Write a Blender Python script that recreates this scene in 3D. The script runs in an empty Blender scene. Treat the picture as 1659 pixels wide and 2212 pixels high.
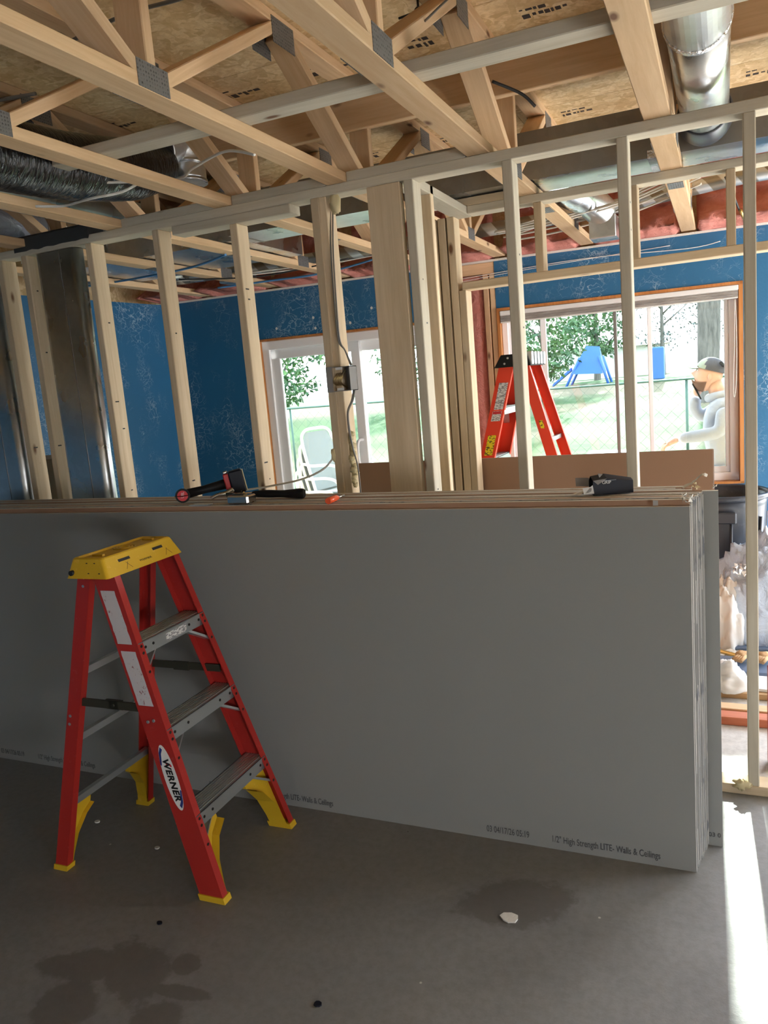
import bpy, math, random
from mathutils import Vector, Matrix, noise
random.seed(7)
S = bpy.context.scene
COL = S.collection
# ------------------------------------------------------------------ camera
cam = bpy.data.objects.new('camera', bpy.data.cameras.new('camera')); COL.objects.link(cam)
R0 = (0.9149390667, 0.3949662017, -0.0829952030)
R1 = (-0.0114342204, -0.1801915409, -0.9835650803)
R2 = (-0.4034299974, 0.9008511021, -0.1603481497)
m = Matrix.Identity(4)
for i in range(3):
    m[i][0] = R0[i]; m[i][1] = -R1[i]; m[i][2] = -R2[i]
m.translation = Vector((0, 0, 1.64))
cam.matrix_world = m
cam.data.sensor_fit = 'HORIZONTAL'; cam.data.sensor_width = 36; cam.data.lens = 36 * 1673.3 / 1659
cam.data.clip_start = 0.02; cam.data.clip_end = 300
S.camera = cam
# ------------------------------------------------------------------ render look
S.view_settings.view_transform = 'Standard'; S.view_settings.look = 'None'
S.view_settings.gamma = 1; S.view_settings.use_curve_mapping = False
S.view_settings.exposure = 1.36
try:
    S.cycles.use_denoising = True
    S.cycles.max_bounces = 10; S.cycles.diffuse_bounces = 6; S.cycles.glossy_bounces = 4
    S.cycles.transparent_max_bounces = 16; S.cycles.transmission_bounces = 6
    S.cycles.sample_clamp_indirect = 4; S.cycles.caustics_reflective = False; S.cycles.caustics_refractive = False
    S.cycles.use_adaptive_sampling = False
except Exception: pass
# ------------------------------------------------------------------ sky and sun
W = bpy.data.worlds.new('sky'); S.world = W; W.use_nodes = True
wn = W.node_tree.nodes; wl = W.node_tree.links
bg = wn['Background']; tc = wn.new('ShaderNodeTexCoord'); sx = wn.new('ShaderNodeSeparateXYZ'); cr = wn.new('ShaderNodeValToRGB')
wl.new(tc.outputs['Generated'], sx.inputs[0]); wl.new(sx.outputs['Z'], cr.inputs[0]); wl.new(cr.outputs[0], bg.inputs[0])
cr.color_ramp.elements[0].position = 0.0; cr.color_ramp.elements[0].color = (0.97, 0.98, 1.0, 1)
cr.color_ramp.elements[1].position = 0.7; cr.color_ramp.elements[1].color = (0.72, 0.82, 1.0, 1)
bg.inputs[1].default_value = 8
sd = bpy.data.lights.new('sun', 'SUN'); sd.energy = 17; sd.angle = math.radians(1.3); sd.color = (1.0, 0.95, 0.87)
sun = bpy.data.objects.new('sun', sd); COL.objects.link(sun)
sun.rotation_euler = Vector((0.03, -1.0, -0.52)).to_track_quat('-Z', 'Y').to_euler()
TH = math.radians(4.4); FO = Vector((-4.2, 5.32, 0)); FD = Vector((math.cos(TH), math.sin(TH), 0)); FN = Vector((-math.sin(TH), math.cos(TH), 0))
def FW(s, z, off=0.0):            # a point of the far wall: s along it, z up, off beyond its inner face
    p = FO + FD * s + FN * off; return Vector((p.x, p.y, z))
def portal(name, c, w, h, rot):
    l = bpy.data.lights.new(name, 'AREA'); l.shape = 'RECTANGLE'; l.size = w; l.size_y = h; l.cycles.is_portal = True
    o = bpy.data.objects.new(name, l); COL.objects.link(o); o.location = c; o.rotation_euler = rot
portal('window_portal', FW(3.53, 1.45, .22), 1.6, 1.3, (math.radians(-90), 0, TH))
portal('door_portal', FW(1.55, 1.04, .22), 1.45, 2.05, (math.radians(-90), 0, TH))
portal('added_far_opening_portal', FW(5.97, 1.2, .22), 2.05, 2.3, (math.radians(-90), 0, TH))  # unseen opening added in the far wall to let more daylight in
portal('added_low_opening_portal', Vector((3.1, -1.3, .62)), 1.05, 2.0, (0, math.radians(90), 0))  # low unseen opening added in the right wall for upward light
portal('added_side_opening_portal', Vector((3.1, 4.4, 1.45)), 1.5, 1.8, (0, math.radians(90), 0))  # unseen opening added in the right wall to light the back room
# ------------------------------------------------------------------ materials
def mat(name, col=(.5, .5, .5), rough=.6, metal=0.0, build=None, spec=.5):
    M = bpy.data.materials.new(name); M.use_nodes = True
    nt = M.node_tree; b = nt.nodes['Principled BSDF']
    b.inputs['Base Color'].default_value = (*col, 1); b.inputs['Roughness'].default_value = rough; b.inputs['Metallic'].default_value = metal
    b.inputs['Specular IOR Level'].default_value = spec
    if build: build(G(nt), b)
    return M
class G:
    def __init__(s, nt): s.nt = nt; s.c = None
    def n(s, t, **k):
        x = s.nt.nodes.new(t)
        for a, v in k.items(): setattr(x, a, v)
        return x
    def link(s, a, b): s.nt.links.new(a, b)
    def co(s, scale=(1, 1, 1), rnd=False, src='Object'):
        t = s.n('ShaderNodeTexCoord'); mp = s.n('ShaderNodeMapping'); mp.inputs['Scale'].default_value = scale
        o = t.outputs[src]
        if rnd:
            oi = s.n('ShaderNodeObjectInfo'); mu = s.n('ShaderNodeMath', operation='MULTIPLY'); mu.inputs[1].default_value = 37.0
            s.link(oi.outputs['Random'], mu.inputs[0]); ad = s.n('ShaderNodeVectorMath', operation='ADD')
            s.link(o, ad.inputs[0]); s.link(mu.outputs[0], ad.inputs[1]); o = ad.outputs[0]
        s.link(o, mp.inputs[0]); return mp.outputs[0]
    def noise(s, v, sc=5, det=4, rough=.5, dist=0.0):
        x = s.n('ShaderNodeTexNoise'); x.inputs['Scale'].default_value = sc; x.inputs['Detail'].default_value = det
        x.inputs['Roughness'].default_value = rough; x.inputs['Distortion'].default_value = dist; s.link(v, x.inputs['Vector']); return x.outputs[0]
    def vor(s, v, sc=5, feat='F1', out='Distance', rnd=1.0):
        x = s.n('ShaderNodeTexVoronoi', feature=feat); x.inputs['Scale'].default_value = sc; x.inputs['Randomness'].default_value = rnd
        s.link(v, x.inputs['Vector']); return x.outputs[out]
    def ramp(s, f, *st, interp='LINEAR'):
        r = s.n('ShaderNodeValToRGB'); e = r.color_ramp.elements; r.color_ramp.interpolation = interp
        while len(e) < len(st): e.new(.5)
        for i, (p, c) in enumerate(st):
            e[i].position = p; e[i].color = (*c, 1) if hasattr(c, '__len__') else (c, c, c, 1)
        s.link(f, r.inputs[0]); return r.outputs[0]
    def mix(s, f, a, b, mode='MIX'):
        x = s.n('ShaderNodeMix', data_type='RGBA', blend_type=mode)
        for sock, v in ((x.inputs[0], f), (x.inputs[6], a), (x.inputs[7], b)):
            if hasattr(v, 'is_linked') or hasattr(v, 'links'): s.link(v, sock)
            elif hasattr(v, '__len__'): sock.default_value = (*v, 1)
            else: sock.default_value = v
        return x.outputs[2]
    def math(s, op, a, b=0.0):
        x = s.n('ShaderNodeMath', operation=op)
        for i, v in enumerate((a, b)):
            if hasattr(v, 'links'): s.link(v, x.inputs[i])
            else: x.inputs[i].default_value = v
        return x.outputs[0]
    def bump(s, h, b, st=.3, d=.01):
        x = s.n('ShaderNodeBump'); x.inputs['Strength'].default_value = st; x.inputs['Distance'].default_value = d
        s.link(h, x.inputs['Height']); s.link(x.outputs[0], b.inputs['Normal'])
def wood(c0, c1, knot=(.16, .07, .03), rough=.75, kn=True):
    def f(g, b):
        v = g.co((1, 1, .06), True)
        n1 = g.noise(v, 45, 6, .65, .6); n2 = g.noise(g.co((1, 1, .12), True), 9, 3)
        col = g.ramp(n1, (.3, c0), (.7, c1))
        col = g.mix(g.ramp(n2, (.3, .0), (.75, .45)), col, tuple(x * .72 for x in c0))
        if kn:
            kv = g.co((1, 1, .42), True)
            d = g.vor(kv, 7.5); k = g.ramp(d, (.05, 1.0), (.115, 0.0))
            k2 = g.ramp(d, (.1, .35), (.28, 0.0))
            col = g.mix(k2, col, tuple(x * .75 for x in c1)); col = g.mix(k, col, knot)
        g.link(col, b.inputs['Base Color']); g.bump(n1, b, .15, .002)
        oi = g.n('ShaderNodeObjectInfo'); hv = g.n('ShaderNodeHueSaturation'); g.link(col, hv.inputs['Color'])
        g.link(g.math('ADD', g.math('MULTIPLY', oi.outputs['Random'], .3), .84), hv.inputs['Value']); g.link(hv.outputs[0], b.inputs['Base Color'])
    return f
M = {}
M['stud'] = mat('pale_lumber', rough=.75, build=wood((.60, .46, .29), (.74, .60, .42)))
M['truss'] = mat('truss_lumber', rough=.75, build=wood((.63, .41, .22), (.78, .56, .34)))
M['graylum'] = mat('grey_weathered_lumber', rough=.8, build=wood((.50, .44, .33), (.62, .57, .46)))
M['redlum'] = mat('reddish_lumber', rough=.7, build=wood((.45, .13, .06), (.6, .2, .1)))
M['trimwood'] = mat('oak_stained_trim', rough=.45, build=wood((.42, .15, .035), (.60, .27, .08), kn=False))
def osb(g, b):
    v = g.co((1, 1, 1), True)
    w = g.n('ShaderNodeVectorMath', operation='ADD'); nz = g.n('ShaderNodeTexNoise'); nz.inputs['Scale'].default_value = 9
    g.link(v, nz.inputs['Vector']); sc = g.n('ShaderNodeVectorMath', operation='SCALE'); sc.inputs['Scale'].default_value = .12
    g.link(nz.outputs[1], sc.inputs[0]); g.link(v, w.inputs[0]); g.link(sc.outputs[0], w.inputs[1])
    mp = g.n('ShaderNodeMapping'); mp.inputs['Scale'].default_value = (13, 34, 13); mp.inputs['Rotation'].default_value = (0, 0, .35); g.link(w.outputs[0], mp.inputs[0])
    mp2 = g.n('ShaderNodeMapping'); mp2.inputs['Scale'].default_value = (36, 12, 13); mp2.inputs['Rotation'].default_value = (0, 0, .2); g.link(w.outputs[0], mp2.inputs[0])
    a = g.vor(mp.outputs[0], 1, out='Color'); c = g.vor(mp2.outputs[0], 1, out='Color')
    bw1 = g.n('ShaderNodeRGBToBW'); g.link(a, bw1.inputs[0]); bw2 = g.n('ShaderNodeRGBToBW'); g.link(c, bw2.inputs[0])
    col1 = g.ramp(bw1.outputs[0], (.15, (.60, .40, .19)), (.5, (.76, .55, .29)), (.85, (.88, .70, .43)))
    col2 = g.ramp(bw2.outputs[0], (.15, (.64, .44, .21)), (.5, (.79, .58, .31)), (.85, (.87, .67, .40)))
    col = g.mix(g.ramp(g.noise(v, 22, 2), (.45, 0.0), (.55, 1.0)), col1, col2)
    col = g.mix(g.ramp(g.noise(v, 60, 5, .7), (.35, .4), (.6, 0.0)), col, (.52, .32, .14))
    g.link(col, b.inputs['Base Color']); g.bump(bw1.outputs[0], b, .25, .003)
M['osb'] = mat('oriented_strand_board', rough=.7, build=osb)
def galv(tint, r0=.22, r1=.42):
    def f(g, b):
        v = g.co((1, 1, 1), True); d = g.vor(v, 28, out='Color'); bw = g.n('ShaderNodeRGBToBW'); g.link(d, bw.inputs[0])
        g.link(g.ramp(bw.outputs[0], (.2, tuple(x * .92 for x in tint)), (.8, tint)), b.inputs['Base Color'])
        n = g.noise(v, 5, 3); g.link(g.ramp(n, (.3, r0), (.7, r1)), b.inputs['Roughness']); g.bump(n, b, .25, .02)
    return f
M['galv'] = mat('galvanized_steel', metal=1.0, build=galv((.70, .72, .72)))
M['galvdark'] = mat('dull_duct_steel', metal=.75, build=galv((.30, .29, .26), .4, .6))
M['alu'] = mat('aluminium', (.62, .66, .67), .36, .85)
def platef(g, b):
    v = g.co((1, 1, 1)); 
    x = g.vor(v, 95, rnd=.15); g.link(g.ramp(x, (.25, .03), (.45, .22)), b.inputs['Base Color']); g.bump(x, b, .8, .002)
M['plate'] = mat('toothed_steel_plate', rough=.5, metal=.6, build=platef)
M['foil'] = mat('wrinkled_foil_tape', metal=1.0, rough=.25, col=(.8, .8, .8), build=lambda g, b: g.bump(g.noise(g.co(), 90, 4), b, .9, .01))
def conduit(g, b):
    s = g.n('ShaderNodeSeparateXYZ'); g.link(g.co(), s.inputs[0])
    w = g.math('FRACT', g.math('MULTIPLY', g.math('ADD', s.outputs[0], g.math('MULTIPLY', s.outputs[2], .8)), 6.2))
    g.link(g.ramp(w, (.45, (.62, .66, .68)), (.47, (.30, .27, .22)), (.95, (.30, .27, .22)), (1.0, (.62, .66, .68))), b.inputs['Base Color'])
M['conduit'] = mat('striped_foil_duct', rough=.3, metal=.8, build=conduit)
M['blackfilm'] = mat('black_plastic_film', (.008, .008, .01), .18, build=lambda g, b: g.bump(g.noise(g.co((1, 4, 1)), 14, 3, .5, 1.0), b, .5, .02))
M['greyfilm'] = mat('grey_flex_duct_film', (.32, .35, .40), .28, .3, build=lambda g, b: g.bump(g.noise(g.co(), 20, 3, .5, 1.0), b, .7, .02))
def crackle(g, b):
    v = g.co(); w = g.n('ShaderNodeVectorMath', operation='ADD'); nz = g.n('ShaderNodeTexNoise'); nz.inputs['Scale'].default_value = 7; nz.inputs['Detail'].default_value = 4
    g.link(v, nz.inputs['Vector']); sc = g.n('ShaderNodeVectorMath', operation='SCALE'); sc.inputs['Scale'].default_value = .30
    g.link(nz.outputs[1], sc.inputs[0]); g.link(v, w.inputs[0]); g.link(sc.outputs[0], w.inputs[1])
    mp = g.n('ShaderNodeMapping'); mp.inputs['Scale'].default_value = (13, 13, 19); g.link(w.outputs[0], mp.inputs[0])
    mp2 = g.n('ShaderNodeMapping'); mp2.inputs['Scale'].default_value = (24, 24, 40); g.link(w.outputs[0], mp2.inputs[0])
    d = g.vor(mp.outputs[0], 1, 'DISTANCE_TO_EDGE'); d2 = g.vor(mp2.outputs[0], 1, 'DISTANCE_TO_EDGE')
    mk = g.ramp(g.noise(g.co((1, 1, .55)), 3.2, 3), (.50, 0.0), (.66, 1.0)); mk2 = g.ramp(g.noise(g.co((1.3, 1.3, .6)), 5.0, 3), (.54, 0.0), (.68, 1.0))
    l1 = g.math('MULTIPLY', g.ramp(d, (.012, 1.0), (.045, 0.0)), mk); l2 = g.math('MULTIPLY', g.ramp(d2, (.015, .8), (.06, 0.0)), mk2)
    ln = g.math('MAXIMUM', l1, l2)
    base = g.mix(g.noise(v, 1.2, 3), (.018, .115, .24), (.024, .15, .30))
    col = g.mix(g.math('MULTIPLY', ln, .85), base, (.34, .46, .56))
    sp = g.ramp(g.vor(v, 2.1), (.010, 1.0), (.014, 0.0)); col = g.mix(sp, col, (.75, .74, .7))
    g.link(col, b.inputs['Base Color']); g.bump(g.math('SUBTRACT', g.noise(v, 70, 3), ln), b, .25, .004)
M['blue'] = mat('crackled_blue_paint', rough=.42, build=crackle)
def concrete(dust):
    def f(g, b):
        v = g.co(); n = g.noise(v, 2.2, 6, .6); n2 = g.noise(v, 35, 5, .7)
        base = g.ramp(n, (.3, (.185, .187, .186)), (.7, (.24, .241, .238)))
        if dust: base = g.ramp(n, (.3, (.42, .40, .36)), (.7, (.68, .67, .64)))
        col = g.mix(g.ramp(n2, (.35, .25), (.6, 0.0)), base, (.10, .09, .08))
        if not dust:                      # water stains with a shape of their own, dark scuffs and drywall crumbs
            def blob(cx, cy, rx, ry, rot):
                mp = g.n('ShaderNodeMapping', vector_type='TEXTURE'); mp.inputs['Location'].default_value = (cx, cy, 0); mp.inputs['Scale'].default_value = (rx, ry, 1); mp.inputs['Rotation'].default_value = (0, 0, rot)
                t = g.n('ShaderNodeTexCoord'); g.link(t.outputs['Object'], mp.inputs[0])
                sx = g.n('ShaderNodeSeparateXYZ'); g.link(mp.outputs[0], sx.inputs[0]); cx_ = g.n('ShaderNodeCombineXYZ'); g.link(sx.outputs[0], cx_.inputs[0]); g.link(sx.outputs[1], cx_.inputs[1])
                ln = g.n('ShaderNodeVectorMath', operation='LENGTH'); g.link(cx_.outputs[0], ln.inputs[0])
                e = g.math('ADD', ln.outputs['Value'], g.math('MULTIPLY', g.math('SUBTRACT', g.noise(v, 9, 6, .65), .5), 1.5))
                return g.ramp(e, (.80, 1.0), (.98, 0.0))
            st = None
            for q in STAINS:
                k = blob(*q); st = k if st is None else g.math('MAXIMUM', st, k)
            col = g.mix(g.math('MULTIPLY', st, .55), col, (.085, .075, .060))
            sp = g.ramp(g.vor(v, 4.3), (.014, 1.0), (.022, 0.0)); col = g.mix(sp, col, (.55, .54, .50))
            sp = g.ramp(g.vor(v, 3.1), (.010, 1.0), (.016, 0.0)); col = g.mix(sp, col, (.02, .025, .03))
        g.link(col, b.inputs['Base Color']); g.link(g.ramp(n, (.3, .38), (.7, .6)), b.inputs['Roughness']); g.bump(n2, b, .25, .003)
    return f
STAINS = [(-1.78, 1.50, .17, .07, 0.3), (-1.60, 1.53, .16, .10, -.5), (-1.72, 1.36, .10, .10, 0.6), (-1.45, 1.50, .12, .03, 0.1), (-1.42, 1.36, .08, .12, .3), (-1.24, 1.25, .26, .10, 0.05), (-1.20, 1.10, .20, .16, .2), (-1.48, 1.60, .05, .05, 0), (-.62, 2.15, .2, .12, .4)]
M['concrete'] = mat('grey_concrete', rough=.5, build=concrete(False))
M['dusty'] = mat('dusty_concrete', rough=.6, build=concrete(True))
def boardf(c):
    def f(g, b):
        v = g.co(); n = g.noise(v, 1.3, 3); n2 = g.noise(v, 160, 3)
        g.link(g.mix(g.ramp(n, (.3, 0.0), (.7, .10)), g.mix(g.ramp(n2, (.3, .06), (.7, 0.0)), c, tuple(x * .7 for x in c)), tuple(x * .8 for x in c)), b.inputs['Base Color'])
    return f
M['board'] = mat('grey_board_paper', rough=.8, build=boardf((.255, .260, .252)))
M['kraft'] = mat('brown_board_paper', rough=.8, build=boardf((.34, .20, .125)))
M['gyp'] = mat('white_gypsum_edge', (.72, .70, .64), .9, build=lambda g, b: g.bump(g.noise(g.co(), 120, 4), b, .8, .004))
M['ink'] = mat('grey_printing_ink', (.07, .07, .075), .8)
M['inkosb'] = mat('black_stencil_ink', (.05, .035, .03), .8)
M['tape'] = mat('printed_end_tape', (.40, .40, .39), .7, build=lambda g, b: g.link(g.ramp(g.noise(g.co((1, 1, .3)), 40, 2), (.36, (.16, .17, .19)), (.42, (.33, .33, .32))), b.inputs['Base Color']))
def scuffed(c, amt=.3, sc=30):
    def f(g, b):
        v = g.co(); n = g.noise(v, sc, 5, .7); g.link(g.mix(g.ramp(n, (.60, 0.0), (.72, amt)), g.mix(g.noise(v, 3, 2), c, tuple(x * .8 for x in c)), tuple(min(1, x + .25) for x in c)), b.inputs['Base Color'])
    return f
M['redfg'] = mat('red_fibreglass', rough=.42, build=scuffed((.42, .024, .018), .15, 60))
M['redbright'] = mat('orange_red_fibreglass', (.80, .055, .02), .4)
M['yellow'] = mat('worn_yellow_plastic', rough=.5, build=scuffed((.72, .45, .02), .25, 25))
M['black'] = mat('black_plastic', (.008, .008, .009), .55, spec=.25)
M['olive'] = mat('dark_olive_steel', (.055, .052, .035), .5, .4)
M['rivet'] = mat('dark_rivet', (.03, .028, .025), .5, .5)
M['stick'] = mat('worn_white_sticker', rough=.6, build=lambda g, b: g.link(g.mix(g.ramp(g.noise(g.co((1, 1, .8)), 38, 5, .75), (.36, 1.0), (.40, 0.0)), (.55, .53, .55), (.20, .03, .03)), b.inputs['Base Color']))
M['label'] = mat('white_label', rough=.5, build=lambda g, b: g.link(g.ramp(g.noise(g.co((.4, .4, 1)), 190, 2), (.44, (.25, .25, .27)), (.5, (.72, .73, .73))), b.inputs['Base Color']))
M['ylabel'] = mat('yellow_label', rough=.5, build=lambda g, b: g.link(g.ramp(g.noise(g.co((.6, .6, 1)), 120, 2), (.42, (.15, .12, .02)), (.5, (.85, .75, .02))), b.inputs['Base Color']))
M['white'] = mat('white_vinyl', (.90, .90, .90), .4)
M['whitepaint'] = mat('white_paint', (.72, .72, .70), .6)
M['navy'] = mat('navy_ink', (.02, .04, .22), .5)
M['redink'] = mat('red_ink', (.6, .03, .04), .5)
M['inkblack'] = mat('black_ink', (.01, .01, .01), .5)
def pinkf(g, b):
    v = g.co(); n = g.noise(v, 12, 6, .7, .6); n2 = g.noise(v, 3, 2)
    g.link(g.mix(n2, g.ramp(n, (.3, (.52, .15, .12)), (.7, (.80, .40, .33))), (.68, .24, .19)), b.inputs['Base Color']); g.bump(n, b, 1.0, .03)
M['pink'] = mat('pink_fibreglass_wool', rough=.95, build=pinkf)
M['shade'] = mat('grey_shade_cloth', rough=.9, build=lambda g, b: g.link(g.ramp(g.noise(g.co((.15, .15, 1)), 60, 4), (.3, (.27, .25, .23)), (.7, (.42, .40, .37))), b.inputs['Base Color']))
M['trash'] = mat('charcoal_bin_plastic', rough=.35, build=scuffed((.035, .042, .055), .12, 18))
M['cable'] = mat('white_cable_sheath', (.72, .70, .64), .4)
M['cablegrey'] = mat('grey_wire', (.22, .21, .19), .4, .3)
M['cableblack'] = mat('black_cable_sheath', (.02, .02, .02), .4)
M['cableblue'] = mat('blue_water_pipe', (.10, .30, .60), .35)
M['brass'] = mat('brass', (.75, .55, .22), .3, 1)
M['box'] = mat('grey_plastic_box', (.26, .25, .24), .5)
M['foam'] = mat('cured_spray_foam', (.62, .52, .30), .7)
M['darkstrip'] = mat('charcoal_foam_gasket', (.035, .036, .036), .8)
M['grass'] = mat('lawn_grass', rough=.9, build=lambda g, b: g.link(g.mix(g.ramp(g.noise(g.co((.3, 1, 1)), .35, 4), (.45, 0.0), (.6, 1.0)), g.ramp(g.noise(g.co(), 14, 4), (.3, (.018, .062, .008)), (.7, (.035, .10, .015))), (.16, .13, .075)), b.inputs['Base Color']))
M['patio'] = mat('pale_patio_concrete', rough=.8, col=(.62, .60, .57))
M['bounceslab'] = mat('added_bounce_slab', rough=.8, col=(.78, .74, .68))  # for the added slab that bounces daylight in from the right
M['leaf'] = mat('green_leaves', rough=.6, build=lambda g, b: g.link(g.ramp(g.noise(g.co(), 1.5, 3), (.3, (.04, .10, .06)), (.7, (.10, .20, .05))), b.inputs['Base Color']))
M['leafpale'] = mat('grey_green_leaves', rough=.6, build=lambda g, b: g.link(g.ramp(g.noise(g.co(), 1.5, 3), (.3, (.05, .065, .065)), (.7, (.11, .13, .11))), b.inputs['Base Color']))
M['bark'] = mat('grey_bark', rough=.9, build=lambda g, b: (g.link(g.ramp(g.noise(g.co((1, 1, .2)), 14, 5, .7), (.3, (.05, .045, .04)), (.7, (.20, .18, .16))), b.inputs['Base Color']), g.bump(g.noise(g.co((1, 1, .2)), 14, 5, .7), b, .9, .03)))
M['hoodie'] = mat('pale_grey_sweatshirt', rough=.9, build=lambda g, b: (b.inputs['Base Color'].__setattr__('default_value', (.34, .35, .40, 1)), g.bump(g.noise(g.co(), 9, 3), b, .6, .03)))
M['skin'] = mat('skin', (.58, .33, .24), .5)
M['beard'] = mat('brown_beard', (.13, .06, .035), .9)
M['cap'] = mat('charcoal_cap_cloth', (.06, .06, .08), .8)
M['capfront'] = mat('sage_cap_cloth', (.28, .32, .27), .8)
M['jeans'] = mat('denim', (.06, .08, .14), .9)
M['sling'] = mat('grey_sling_mesh', (.22, .24, .24), .8)
M['fence'] = mat('green_fence_steel', (.08, .14, .11), .5, .5)
M['playblue'] = mat('blue_play_tarp', (.03, .13, .45), .5)
M['cardboard'] = mat('tan_cardboard', (.48, .31, .16), .85)
M['bluecase'] = mat('slate_blue_plastic', (.10, .15, .24), .3)
M['redplastic'] = mat('red_plastic', (.45, .02, .02), .4)
M['orangeclear'] = mat('orange_clear_plastic', (.75, .10, .03), .2)
M['chrome'] = mat('polished_steel', (.6, .57, .52), .2, 1)
M['battery'] = mat('dark_battery_plastic', (.008, .010, .018), .5, spec=.25)
def sheetf(g, b):
    b.inputs['Base Color'].default_value = (.55, .63, .74, 1); b.inputs['Roughness'].default_value = .22
    b.inputs['Alpha'].default_value = .72; g.bump(g.noise(g.co(), 9, 5, .6, 1.2), b, .9, .03)
M['sheet'] = mat('clear_plastic_sheeting', build=sheetf)
def glassmat(name, tint, t):
    g_ = bpy.data.materials.new(name); g_.use_nodes = True; nt = g_.node_tree; nt.nodes.remove(nt.nodes['Principled BSDF'])
    tr = nt.nodes.new('ShaderNodeBsdfTransparent'); tr.inputs[0].default_value = (*tint, 1); gl = nt.nodes.new('ShaderNodeBsdfGlossy'); gl.inputs['Roughness'].default_value = .03
    fr = nt.nodes.new('ShaderNodeFresnel'); fr.inputs[0].default_value = t; mx = nt.nodes.new('ShaderNodeMixShader')
    nt.links.new(fr.outputs[0], mx.inputs[0]); nt.links.new(tr.outputs[0], mx.inputs[1]); nt.links.new(gl.outputs[0], mx.inputs[2]); nt.links.new(mx.outputs[0], nt.nodes['Material Output'].inputs[0])
    return g_
M['glass'] = glassmat('window_glass', (.52, .56, .55), 1.45)
M['vapor'] = glassmat('clear_vapour_film', (.92, .90, .90), 1.3)
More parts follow.
